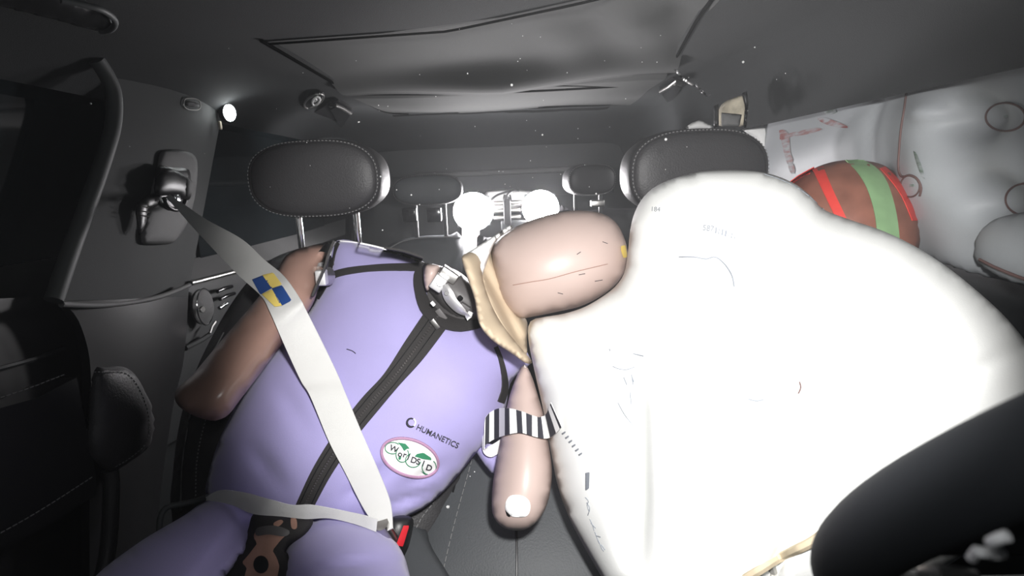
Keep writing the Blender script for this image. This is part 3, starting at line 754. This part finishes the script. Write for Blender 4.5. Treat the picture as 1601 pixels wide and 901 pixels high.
for cx, cy, rx, ry, a0, a1 in ((614, 701, 12, 9, 1.2, 5.6), (629, 711, 10, 12, -.6, 3.9), (646, 720, 12, 11, 0.2, 4.4), (671, 731, 11, 12, -.9, 3.6)):
    MB().tube(cir(cx, cy, rx, ry, a0, a1), .0007, 5).build('globe_outline', GREEN, pt)
for o_ in (pxs('622,692 634,694 641,702 636,702 632,706 628,699'), pxs('652,710 662,708 674,716 675,720 667,719 660,718 655,716 648,714'), pxs('623,715 628,714 626,720 623,719'), pxs('658,737 664,740 670,742 664,743')):
    decal('globe_land', o_, KT, GREEN, pt, off=.0065, step=3, smooth=False)
for ch, x, y, a in (('W', 609, 702, 22), ('o', 622, 711, 24), ('r', 630, 713, 20), ('l', 637, 717, 22), ('D', 642, 721, 18), ('S', 651, 724, 16), ('I', 660, 727, 20), ('D', 666, 733, 18)):
    text_on('patch_lettering', ch, (x - 1, y + 1.5), a, 9, KT, INK, pt, off=.0075, bold=.025)
for c_ in ('542,546 551,549 556,553', '640,690 642,693'): line_on('suit_mark', pxs(c_), KT, .0006, INK, dm, off=.002)

# ================================================================== SEAT BELT
BK = ['torso', 'armL', 'thigh', 'pelvis']
bt = thing('seat_belt', 'grey white lap and shoulder belt strapped over the lilac dummy', 'seat belt', PX(265, 308, -.66))
sA = pxs('258,308 275,325 302,356 343,400 372,430 408,463 422,488 446,543 470,595 485,620 514,690 539,738 570,798 597,834')
sB = pxs('266,304 290,321 324,344 378,374 412,405 443,431 467,464 484,496 525,580 542,620 566,678 590,733 610,785 614,826')
n = 120
A = np.array(spline(sA, 8)); B_ = np.array(spline(sB, 8)); m_ = len(A)
dAnchor = float(np.dot(PX(262, 306, -.665) - CAM, FW))
def belt_depth(A, B_, d0=None, nw=4, off=.010):
    D = np.full((len(A), nw + 1), np.nan)
    for i in range(len(A)):
        for k in range(nw + 1):
            q = A[i] + (B_[i] - A[i]) * k / nw; h_ = hit(q[0], q[1], BK)
            if h_: D[i, k] = h_
    c = np.nanmin(np.where(np.isnan(D), 9, D), axis=1); c[c > 5] = np.nan
    if d0: c[:int(len(c) * .27)] = np.nan; c[0] = d0
    ok = ~np.isnan(c); c = np.interp(np.arange(len(c)), np.where(ok)[0], c[ok])
    for it in range(60):   # taut webbing: bridge hollows, stay in front of the body
        s = c.copy(); s[1:-1] = (c[:-2] + c[2:]) / 2; c = np.minimum(s, np.where(np.isnan(D).all(axis=1), 9, np.nanmin(np.where(np.isnan(D), 9, D), axis=1)))
        if d0: c[0] = d0
    return [[P(*(A[i] + (B_[i] - A[i]) * k / nw), c[i] - off) for k in range(nw + 1)] for i in range(len(A))]
def uv_rows(o, a, b):
    me = o.data; uv = me.uv_layers.new(name='UVMap'); n1 = a * b
    for l in me.loops:
        v = l.vertex_index % n1 if l.vertex_index < 2 * n1 else 0
        uv.data[l.index].uv = ((v % b) / (b - 1), (v // b) / b)
def webbing(name, rows, **k):
    o = MB().grid(rows, .0016).build(name, WEB, bt, **k); uv_rows(o, len(rows), len(rows[0])); return o
srows = belt_depth(A, B_, dAnchor)
sst = webbing('shoulder_strap', srows)
BV['belt'] = [BVHTree.FromPolygons([Vector(p) for r in srows for p in r], [(i * 5 + k, i * 5 + k + 1, i * 5 + k + 6, i * 5 + k + 5) for i in range(len(srows) - 1) for k in range(4)])]
lA = np.array(spline(pxs('320,779 343,767 380,770 415,779 455,790 486,790 530,798 560,804 590,812'), 8)); lB = np.array(spline(pxs('322,783 340,785 365,791 396,804 440,808 477,812 515,811 555,820 588,832'), 8))
webbing('lap_strap', belt_depth(lA, lB, None, 4, .005))
lm = [((a[0] * .45 + c_[0] * .55), (a[1] * .45 + c_[1] * .55)) for a, c_ in zip(lA[::8], lB[::8])]
# checker marker
mk = pxs('395,437 421,427 442,444 424,455 436,479 455,468')
ck = MB(); Pm = lambda x, y: on(x, y, ['belt'], .0015, .9)
cells = ((pxs('394,437 412,430 426,450 407,461'), NAVY), (pxs('410,430 427,426 441,445 425,451'), YELLOW), (pxs('409,460 425,452 441,478 430,480'), YELLOW), (pxs('425,451 441,446 456,470 439,479'), NAVY))
stk = []
for (o_, mm) in cells: stk.append(decal('marker_square', o_, ['belt'], mm, sst, off=.0035, step=4, th=.0012, smooth=False, label='navy square' if mm is NAVY else 'yellow square'))
# tongue and buckle
MB().tube([P(597, 820, .80), P(612, 842, .82)], .010, 10).build('latch_tongue', STEEL, bt)
bk = thing('belt_buckle', 'black buckle with a red button beside the dummy hip', 'buckle', P(622, 860, .86))
inflate('buckle_body', pxs('608,812 630,806 646,812 644,834 636,862 620,880 602,868 600,838'), plane3((625, 815, .84), (620, 870, .83), (640, 830, .84)), .015, .02, BLACK, bk, step=6, key='buckle')
decal('release_button', pxs('631,822 640,822 630,855 619,853'), ['buckle'], RED, bk, off=.004, step=4, smooth=False, label='red button')
tg = thing('anchor_cable', 'grey looped cable sleeve beside the dummy hip', 'cable', P(250, 830, .86))
MB().tube([P(x, y, d) for x, y, d in spline([(249, 830, .84), (251, 808, .85), (261, 794, .86), (286, 788, .87), (308, 783, .875), (324, 777, .87)], 6)], .0042, 10).build('sleeve', RUBBER, tg)

# ================================================================== BELT ANCHOR ON THE PILLAR
ba = thing('belt_anchor', 'height adjuster with pale cover plate on the left pillar', 'belt anchor', PX(262, 310, -.685))
xa = -.688
plate = inflate('cover_plate', pxs('250,240 262,235 290,236 305,244 309,262 306,300 298,335 286,362 270,380 245,383 224,382 220,372 222,355 236,300 246,260'), dX(xa), .010, .012, PALE_TRIM, ba, step=6, direction=(1, -.2, 0), key='plate')
inflate('slot', pxs('244,262 270,262 292,264 298,272 296,300 286,318 268,330 252,322 244,310'), dX(xa + .010), .004, .003, BLACK, ba, step=6, direction=(1, -.2, 0))
inflate('adjuster', pxs('245,275 262,263 285,272 296,280 301,285 300,304 292,314 270,306 250,306 241,300'), dX(xa + .02), .012, .010, BLACK, ba, step=5, direction=(1, -.3, 0))
inflate('adjuster_button', pxs('288,280 300,283 301,300 295,308 287,302'), dX(xa + .026), .008, .006, PALE_TRIM, ba, step=4, direction=(1, -.3, 0))
MB().tube([PX(x, y, -.655) for x, y in spline(pxs('256,309 262,322 272,328 284,326 290,314'), 5)], .004, 8).build('guide_loop', BLACK, ba)
MB().box(PX(276, 311, -.655), (.01, .018, .016), bev=.003).build('guide_bolt', CHROME, ba)
for k in range(3): MB().tube([PX(220, 323 + 7 * k, -.668), PX(233, 325 + 7 * k, -.664)], .0013, 6).build('bright_rib', STEEL, ba)
inflate('lower_guide', pxs('214,318 240,302 252,308 246,322 232,330 228,350 218,368 214,350'), dX(xa + .008), .006, .006, BLACK, ba, step=5, direction=(1, -.2, 0))
# pillar badge reading AIRBAG
bg = thing('airbag_badge', 'small oval embossed badge at the top of the left pillar', 'badge', PX(300, 163, -.695))
q = [PX(300 + 13 * abs(math.cos(a)) ** .7 * math.copysign(1, math.cos(a)), 163 + 9 * abs(math.sin(a)) ** .7 * math.copysign(1, math.sin(a)) + .12 * 13 * math.cos(a), -.690) for a in np.linspace(0, 6.283, 33)[:-1]]
MB().tube(q, .0016, 6, closed=True).build('rim', STEEL, bg)
inflate('plate', pxs('291,159 300,159 310,162 312,168 303,168 292,166'), dX(-.690), .003, .003, PALE_TRIM, bg, step=3, direction=(1, -.3, 0), key='badge')
text_on('badge_lettering', 'AIRBAG', (292.5, 165.5), 7, 4.0, ['badge'], INK, bg, width=17, off=.002)

# ================================================================== CEILING FITTINGS
def hook(px, py, flip, label):
    z = 1.238; t = thing('coat_hook', label, 'coat hook', PZ(px, py, z), 'folding coat hooks under the roof')
    s = -1 if flip else 1
    T = lambda x, y, zz=1.238: PZ(px + s * x, py + y, zz)
    inner = [T(-30, 2), T(-10, -12), T(4, -16), T(22, -6), T(28, 6), T(10, 22)]
    pl = MB().grid([[T(-32, 2, 1.240), T(-4, 16, 1.240)], [T(-4, -14, 1.240), T(10, 6, 1.240)], [T(6, -17, 1.240), T(16, 8, 1.240)], [T(27, -4, 1.240), T(24, 8, 1.240)]], .004).build('recess', BLACK, t)
    MB().tube([T(-6, -8, 1.233), T(2, -10, 1.229), T(12, -5, 1.229), T(25, 3, 1.231)], .0055, 10).build('hook_bar', STEEL, t)
    MB().grid([[T(-6, -2, 1.233), T(8, 24, 1.228)], [T(2, -6, 1.229), T(10, 26, 1.226)], [T(25, 5, 1.231), T(14, 22, 1.228)]], .004).build('flap', GLOSS, t)
    return t
hook(523, 174, False, 'black folding hook right of the oval roof emblem')
h2 = hook(1058, 140, True, 'black folding hook above the headrest behind the airbag, in torn roof cloth')
em = thing('roof_emblem', 'oval dark emblem with pale ring beside the left roof hook', 'emblem', PZ(490, 155, 1.243))
zc = 1.2445
def E2(k, n=40, rx=19, ry=9, cx=490.5, cy=155.5, rot=-.55): return [PZ(cx + k * (rx * math.cos(a) * math.cos(rot) - ry * math.sin(a) * math.sin(rot)), cy + k * (rx * math.cos(a) * math.sin(rot) + ry * math.sin(a) * math.cos(rot)), zc) for a in np.linspace(0, 6.283, n + 1)[:-1]]
V = E2(1) ; n1 = len(V); V2 = [p - np.array([0, 0, .004]) for p in E2(.95)]
MB().add(list(V) + V2, [(i, (i + 1) % n1, n1 + (i + 1) % n1, n1 + i) for i in range(n1)] + [tuple(range(n1)), tuple(n1 + i for i in range(n1 - 1, -1, -1))]).build('plate', BLACK, em)
MB().tube([p - np.array([0, 0, .004]) for p in E2(.9)], .003, 8, closed=True).build('ring', STEEL, em)
MB().tube([p - np.array([0, 0, .005]) for p in E2(1, 24, 7.5, 4.6, 494, 155, -.9)], .003, 8, closed=True).build('logo_ring', WHITE, em)
sv = [PZ(494 + x, 155 + y, zc - .006) for x, y in spline([(3, -4), (0, -2.5), (-1, -.5), (1.2, .6), (0, 2.6), (-3, 4)], 4)]
MB().tube(sv, .0024, 6).build('logo_mark', WHITE, em)
cp = thing('clip_stud', 'tiny bright stud in the roof cloth right of the left hook', 'stud', PZ(559, 191, 1.245))
MB().tube([PZ(556, 193, 1.246), PZ(561, 190, 1.240)], .004, 8).build('stud', STEEL, cp)
# big curved frame at the very top left
vf = thing('mirror_frame', 'dark rounded frame with a grey rim at the top left of the roof', 'vanity mirror', PZ(90, 30, 1.235))
inflate('frame', pxs('-80,-60 60,-30 120,0 160,14 180,30 181,42 168,50 140,46 90,32 0,10 -80,-5'), lambda x, y: float((1.235 - 1) / ray(x, y)[2]), .010, .004, BLACK, vf, step=10, direction=(0, 0, -1))
MB().tube([PZ(x, y, 1.228) for x, y in spline(pxs('95,0 130,7 158,15 176,27 180,38 172,47 158,50'), 6)], .004, 8).build('rim', RUBBER, vf)

# ---- right: tear in the roof cloth, torn pillar, white sheets for the bright gap
tr = thing('headliner_tear', 'ragged black tear in the roof cloth right of the right hook', 'tear', PZ(1080, 135, 1.244))
for o_ in ('1054,108 1062,112 1068,121 1085,130 1088,136 1080,133 1064,122', '1086,132 1092,133 1098,141 1106,149 1113,147 1106,152 1097,146'):
    inflate('torn_edge', pxs(o_), lambda x, y: float((roofz(.56, 1.8) - .006 - 1) / ray(x, y)[2]), .003, .002, BLACK, tr, step=3, smooth=False)
inflate('bared_metal', pxs('1066,122 1074,126 1085,133 1082,134 1068,126'), lambda x, y: float((roofz(.56, 1.8) - .009 - 1) / ray(x, y)[2]), .002, .002, STEEL, tr, step=2, smooth=False)
line_on('crease', pxs('1013,118 1008,128 1005,138'), [], .002, BLACK, tr, default=1.8)
tp = thing('torn_pillar_trim', 'split beige and grey foam trim hanging above the right headrest', 'torn trim', P(1145, 180, 1.45))
inflate('foam_flap', pxs('1122,195 1124,172 1132,160 1150,152 1162,150 1168,162 1166,176 1164,196 1140,197'), plane3((1125, 190, 1.28), (1165, 190, 1.24), (1150, 155, 1.24)), .02, .02, BEIGEFOAM, tp, step=4)
inflate('grey_plate', pxs('1128,176 1160,179 1156,198 1128,198'), lambda x, y: 1.22, .006, .006, PALE_TRIM, tp, step=4, smooth=False)
inflate('dark_edge', pxs('1116,166 1124,162 1124,198 1116,200'), lambda x, y: 1.26, .008, .008, BLACK, tp, step=4, smooth=False)
inflate('dark_edge', pxs('1160,146 1168,142 1170,160 1167,200 1162,200 1165,168'), lambda x, y: 1.21, .008, .008, BLACK, tp, step=4, smooth=False)
inflate('bright_gap_sheet', pxs('1072,199 1082,192 1092,188 1102,190 1104,193 1118,196 1118,202 1072,202'), lambda x, y: 1.52, .01, .01, WHITE, tp, step=4, smooth=False, label='white sheet standing in for the bright outside')  # white sheets paint in the bright outside beyond the pillar
inflate('bright_gap_sheet', pxs('1160,203 1180,194 1206,186 1208,250 1196,238 1180,216'), lambda x, y: 1.40, .01, .01, WHITE, tp, step=4, smooth=False, label='white sheet standing in for the bright outside')

# ================================================================== CURTAIN AIRBAG
cu = thing('curtain_airbag', 'silver curtain airbag with red smears hanging along the right side', 'airbag', PX(1400, 400, .62))
def cfold(x, y):
    r = 0
    for cx, cy, rx, ry, a in ((1572, 183, 44, 34, -.030), (1425, 290, 24, 26, -.022), (1605, 312, 44, 36, -.030)):
        q = math.hypot((x - cx) / rx, (y - cy) / ry); r += a * math.exp(-q ** 3)
    sx = 1417 - (y - 140) * .12
    r += -.006 * math.exp(-((x - sx) / 9) ** 2) * (1 if y < 285 else math.exp(-((y - 285) / 14) ** 2))
    r += .016 * math.exp(-((x - 1490) / 60) ** 2 - ((y - 240) / 80) ** 2) + .014 * math.exp(-((x - 1520) / 30) ** 2 - ((y - 175) / 16) ** 2)
    r += .008 * math.sin(x / 31 + y / 47) * math.sin(y / 39 - x / 70)
    return r
inflate('cushion', pxs('1203,150 1300,120 1420,90 1520,70 1640,50 1700,120 1700,450 1640,452 1600,446 1560,436 1525,424 1480,412 1420,402 1330,398 1240,392 1206,380 1204,280'), dX(.645), .055, .03, CURTAIN, cu, step=8, direction=(-1, -.15, 0), fold=cfold, key='curtain', power=.35)
for cx, cy, rx, ry in ((1572, 183, 31, 22), (1423, 291, 15, 17), (1604, 312, 32, 25)):
    MB().tube([on(cx + rx * math.cos(a), cy + ry * math.sin(a), ['curtain'], .002, .8) for a in np.linspace(0, 6.283, 37)[:-1]], .0012, 6, closed=True).build('stitch_ring', STITCHRED, cu)
    MB().box(on(cx + 3, cy - 1, ['curtain'], .001, .8), (.002, .008, .003)).build('stitch_centre', GSMEAR, cu)
line_on('seam', pxs('1418,138 1414,170 1409,200 1406,235 1405,262 1410,276 1422,274 1434,280 1440,294 1438,306'), ['curtain'], .0017, STITCHRED, cu, default=.9)
def smear(o_, m_): decal('paint_smear', pxs(o_), ['curtain'], m_, cu, off=.002, step=5)
smear('1218,204 1232,208 1236,238 1240,252 1232,258 1226,240 1222,222', SMEAR)
smear('1219,214 1240,207 1275,200 1285,203 1262,210 1238,214 1222,219', SMEAR)
smear('1278,186 1290,184 1318,194 1327,200 1310,199 1290,194', SMEAR)
smear('1232,258 1240,256 1243,270 1237,272', SMEAR)
smear('1428,236 1434,242 1442,262 1446,280 1440,274 1433,256', GSMEAR)
smear('1288,174 1304,170 1308,176 1294,180', GSMEAR)
inflate('lower_roll', pxs('1530,405 1532,375 1545,350 1570,338 1620,330 1690,330 1690,455 1600,444 1560,430'), dX(.60), .035, .03, CURTAIN, cu, step=8, direction=(-1, -.3, 0), key='roll')
line_on('lower_seam', pxs('1532,406 1560,420 1601,436 1640,446'), ['roll'], .002, STITCHRED, cu, default=.7)

# ================================================================== DRIVER DUMMY
dd = thing('driver_dummy', 'brown dummy head with red and green tape pressed to the silver curtain airbag', 'crash dummy', P(1320, 520, .96))
dhead = inflate('head', pxs('1226,330 1230,300 1250,278 1280,260 1315,251 1350,251 1385,260 1412,284 1430,315 1439,350 1436,390 1415,430 1370,455 1310,450 1260,420 1232,375'), plane3((1330, 260, .90), (1235, 340, .92), (1436, 360, .86)), .085, .085, DRSKIN, dd, step=8, key='dhead', power=.47)
KD = ['dhead']
strip('green_tape', pxs('1322,250 1340,268 1355,292 1366,325 1371,356 1372,390'), pxs('1350,250 1370,262 1387,284 1400,325 1406,365 1408,400'), KD, GREENTAPE, dhead, off=.003, th=.001)
strip('red_tape', pxs('1270,264 1285,296 1306,340 1320,372'), pxs('1287,260 1302,296 1322,338 1337,370'), KD, REDTAPE, dhead, off=.003, th=.001)
strip('red_tape', pxs('1376,263 1395,284 1410,306 1420,328 1427,345'), pxs('1384,260 1405,280 1420,300 1431,322 1435,345'), KD, REDTAPE, dhead, off=.003, th=.001)
band('red_tape', pxs('1233,290 1250,277 1274,264'), 5, KD, REDTAPE, dhead, off=.003, th=.001)
inflate('torso', pxs('1200,470 1260,440 1380,440 1430,480 1440,620 1420,900 1220,900 1190,640'), plane3((1320, 450, .97), (1300, 890, .93), (1420, 600, .92)), .06, .09, SUIT, dd, step=18)

# ================================================================== CENTRE AIRBAG
cb = thing('centre_airbag', 'big white inflated airbag filling the space beside the dummy head', 'airbag', P(1080, 880, .75))
agout = pxs('982,392 985,362 991,336 1004,311 1026,291 1060,277 1100,268 1150,266 1200,271 1240,286 1266,305 1287,327 1330,344 1380,361 1430,385 1480,417 1530,457 1570,494 1605,536 1640,590 1655,660 1625,750 1520,860 1330,960 1150,985 1010,975 958,930 935,893 912,853 889,808 872,760 860,700 849,640 836,582 826,530 829,503 850,496 880,491 912,481 942,464 964,446 977,424')
def agfold(x, y):
    r = 0
    # valley between the left side lobe and the main cushion
    lx = 992 - .04 * (y - 600) + (0 if y < 650 else (y - 650) * .05)
    if y > 540: r -= .085 * math.exp(-((x - lx) / 20) ** 2) * min(1, (y - 540) / 120) * max(0, 1 - max(0, y - 780) / 120)
    # dimple below the top lobe
    q = math.hypot(x - 1105, y - 455); r += .016 * math.exp(-((q - 62) / 16) ** 2) * (1 if y < 460 else .15)
    r -= .022 * math.exp(-((x - 1135) / 26) ** 2 - ((y - 388) / 30) ** 2)
    # creases toward the wheel
    r -= .022 * math.exp(-(((x - 1430) * .5 + (y - 640) * .87) / 16) ** 2) * max(0, 1 - abs(x - 1440) / 170)
    r -= .03 * math.exp(-((x - 1230 - (850 - y) * .45) / 14) ** 2) * max(0, min(1, (y - 700) / 100))
    r += .004 * math.sin(x / 23 + y / 61) * math.sin(y / 37) * (1 if y < 420 else .3)
    return r
agd = plane3((985, 380, .87), (850, 560, .865), (1600, 540, .66), (950, 900, .78))
inflate('cushion', agout, agd, .17, .10, BAG, cb, step=9, fold=agfold, key='bag', power=.45)
KB = ['bag']
line_on('seam', pxs('1062,402 1085,402 1104,405 1118,402 1132,412 1144,430 1148,448'), KB, .0009, FADED, cb, off=.001)
line_on('seam', pxs('958,573 968,577 980,578 992,574'), KB, .0007, FADED, cb, off=.001)
line_on('seam', pxs('966,630 976,648 990,666'), KB, .0007, FADED, cb, off=.001)
line_on('seam', pxs('990,553 1006,557'), KB, .0007, FADED, cb, off=.001)
line_on('seam', pxs('1170,624 1182,627 1194,625'), KB, .0008, FADED, cb, off=.001)
line_on('seam', pxs('1250,597 1252,606 1248,616'), KB, .0009, STITCHRED, cb, off=.001)
line_on('seam', pxs('1287,327 1260,303 1230,285 1195,272'), KB, .0007, FADED, cb, off=.001)
text_on('printed_code', '587', (1098, 360), 8, 9, KB, FADED, cb, width=18, off=.0015, bold=.01)
for i, (x, w) in enumerate(((1119, 2.2), (1124, 1.4), (1129, 2.4), (1134, 3.0), (1139, 1.2), (1144, 1.6), (1149, 1.2))):
    decal('printed_bar', [(x, 355 + (x - 1119) * .32), (x + w, 355.5 + (x - 1119) * .32), (x + w - 1.5, 366 + (x - 1119) * .32), (x - 1.5, 365.5 + (x - 1119) * .32)], KB, FADED, cb, off=.0015, step=3, smooth=False)
text_on('printed_code', '184', (1017, 330), 4, 7, KB, FADED, cb, width=15, off=.0015)
for k in range(6):
    x, y = 878 + k * 5.2, 678 + k * 6.6; decal('printed_bar', [(x, y), (x + 6, y - 4), (x + 7, y - 1.5), (x + 1, y + 2.5)], KB, FADED, cb, off=.0015, step=3, smooth=False)
decal('printed_block', pxs('915,740 922,738 921,764 915,768'), KB, FADED, cb, off=.0015, step=3, smooth=False)
for c_ in ('915,778 920,784 918,790 921,800', '917,786 922,795 919,806', '922,812 926,820 929,830', '924,818 931,826', '930,832 935,845 937,850', '936,846 941,858 944,862', '932,838 939,840', '940,852 946,860'): line_on('handwritten_mark', pxs(c_), KB, .0006, FADED, cb, off=.0005, step=2)
for c_ in ('975,590 980,602', '987,586 991,597', '988,590 990,602', '985,613 986,623 987,633', '953,546 954,549'): line_on('pen_mark', pxs(c_), KB, .0008, FADED, cb, off=.001, step=2)
line_on('hem_seam', pxs('1165,905 1190,890 1212,876 1240,862 1268,848 1290,832'), KB, .0045, mat('tan_hem', (.45, .38, .27), .8), cb, off=.004)
line_on('hem_seam', pxs('1205,880 1209,892 1211,905'), KB, .004, mat('grey_hem', (.4, .39, .36), .8), cb, off=.004)

# ---- black and white measuring strip on the arm
sA = pxs('757,668 760,652 773,641 790,638 811,642 836,651 846,652 854,647 861,630'); sB = pxs('756,702 759,696 773,687 790,681 813,677 836,683 850,686 863,683 878,668')
A = np.array(spline(sA, 6)); B_ = np.array(spline(sB, 6)); G = []
base = []
for i in range(len(A)):
    c_ = (A[i] + B_[i]) / 2; h_ = [hit(*(A[i] + (B_[i] - A[i]) * k / 4), ['armR', 'bag', 'torso']) for k in range(5)]; h_ = [q for q in h_ if q]; base.append(min(h_) if h_ else np.nan)
base = np.array(base); ok = ~np.isnan(base); base = np.interp(np.arange(len(base)), np.where(ok)[0], base[ok])
for _ in range(20): s_ = base.copy(); s_[1:-1] = (base[:-2] + base[2:]) / 2; base = np.minimum(base, s_)
def stripe_rows(A, B_, base, n=66):
    rs_ = lambda q: np.stack([np.interp(np.linspace(0, 1, n), np.linspace(0, 1, len(q)), q[:, k]) for k in (0, 1)], 1)
    a, c_ = rs_(A), rs_(B_); L = np.r_[0, np.cumsum(np.linalg.norm(np.diff((a + c_) / 2, axis=0), axis=1))]
    bb = np.interp(np.linspace(0, 1, n), np.linspace(0, 1, len(base)), base)
    return [[P(*(a[i] + (c_[i] - a[i]) * k / 3), bb[i] - .012) for k in range(4)] for i in range(n)], L
rows_, L_ = stripe_rows(A, B_, base)
seq = lambda s_: 1 if (s_ % 17.5) > 9 else 0
ms = thing('striped_measuring_strip', 'curled black and white striped strip across the dummy arm', 'measuring strip', P(815, 690, .76))
MB().grid(rows_, .0008, mif=lambda i, j: seq(L_[i])).build('strip', [WHITE, INK], ms, smooth=False)
d0 = float(base[0]) - .006
cA = np.array(spline(pxs('757,668 754,690 756,708 768,715 784,706'), 5)); cB = np.array(spline(pxs('760,655 757,700 762,700 776,692 787,684'), 5))
MB().grid([[P(*a, d0 + .012), P(*((a + c_) / 2), d0 + .010), P(*c_, d0 + .006)] for a, c_ in zip(cA, cB)], .0008).build('curled_end', WHITE, ms, label='white underside curled back')

# ================================================================== STEERING WHEEL
wc = np.array([.3395, .2207, .8503]); wt = .6936; WR = .185
ex = np.array([1., 0, 0]); ey = np.array([0, -math.sin(wt), math.cos(wt)]); ez = np.cross(ex, ey)
sw = thing('steering_wheel', 'black leather steering wheel, blurred in the lower right corner', 'steering wheel', tuple(wc))
MB().tube([wc + WR * (math.cos(a) * ex + math.sin(a) * ey) for a in np.linspace(0, 2 * math.pi, 97)[:-1]], .0175, 24, closed=True).build('rim', mat('wheel_leather', (.016, .018, .021), .75, bump=.05, bscale=300), sw)
hub = MB().disc(wc + ez * .012, -ez, .062, .055, .05).build('hub', BLACK, sw)
for a in (0, math.pi, -math.pi / 2): MB().tube([wc + .05 * (math.cos(a) * ex + math.sin(a) * ey), wc + .12 * (math.cos(a) * ex + math.sin(a) * ey), wc + .18 * (math.cos(a) * ex + math.sin(a) * ey)], [.02, .014, .012], 12).build('spoke', BLACK, sw)
def WP(px, py, off=0.0):
    v = ray(px, py); t = ((wc - ez * off - CAM) @ ez) / (v @ ez); return CAM + v * t
zz = [WP(x, y, -.03) for x, y in pxs('1520,872 1526,862 1548,866 1564,866 1550,848 1562,842 1575,838')]
MB().tube(zz, .0016, 8).build('bright_bracket', WHITE, sw)
MB().tube([WP(x, y, -.03) for x, y in pxs('1446,902 1462,896 1490,900 1520,904')], .003, 8).build('bright_bracket', STEEL, sw)

# ================================================================== AIRBORNE DUST
db = MB(); spots = [(848, 211, .0022), (73, 70, .003), (142, 162, .002), (731, 115, .0016), (800, 133, .0030), (1180, 74, .0016), (1162, 97, .0030), (620, 297, .0015), (595, 276, .0018), (643, 305, .002), (656, 320, .0016), (808, 387, .002), (598, 360, .0016), (1041, 218, .003), (932, 303, .0018), (780, 268, .0012)]
for _ in range(70): spots.append((random.gauss(780, 220), random.uniform(20, 330), random.uniform(.0005, .0011)))
for x, y, r_ in spots:
    b = bmesh.new(); bmesh.ops.create_icosphere(b, subdivisions=1, radius=r_ * .8); c_ = P(x, y, random.uniform(.85, 1.0))
    db.add([np.array(v.co) + c_ for v in b.verts], [[v.index for v in q.verts] for q in b.faces]); b.free()
du = db.build('airborne_dust', mat('airborne_dust_grain', (.6, .6, .6), .8)); du['kind'] = 'stuff'; tag(du, 'pale specks of dust drifting through the cabin air', 'dust')

# ================================================================== HAZE: airbag powder, also imitating lens glare around the lamps
hm = bpy.data.materials.new('powder_and_glare_haze'); hm.use_nodes = True; nt = hm.node_tree; nt.nodes.clear()
vo = nt.nodes.new('ShaderNodeVolumeScatter'); vo.inputs['Density'].default_value = HAZE; vo.inputs['Anisotropy'].default_value = .3; vo.inputs['Color'].default_value = (.95, .97, 1, 1)
ou = nt.nodes.new('ShaderNodeOutputMaterial'); nt.links.new(vo.outputs[0], ou.inputs['Volume'])
hz = MB().box((-.045, 1.2, .66), (1.42, 3.0, 1.1)).build('cabin_haze', hm, smooth=False); hz['kind'] = 'stuff'; tag(hz, 'thin pale powder haze filling the cabin air, also standing in for lens glare', 'haze')
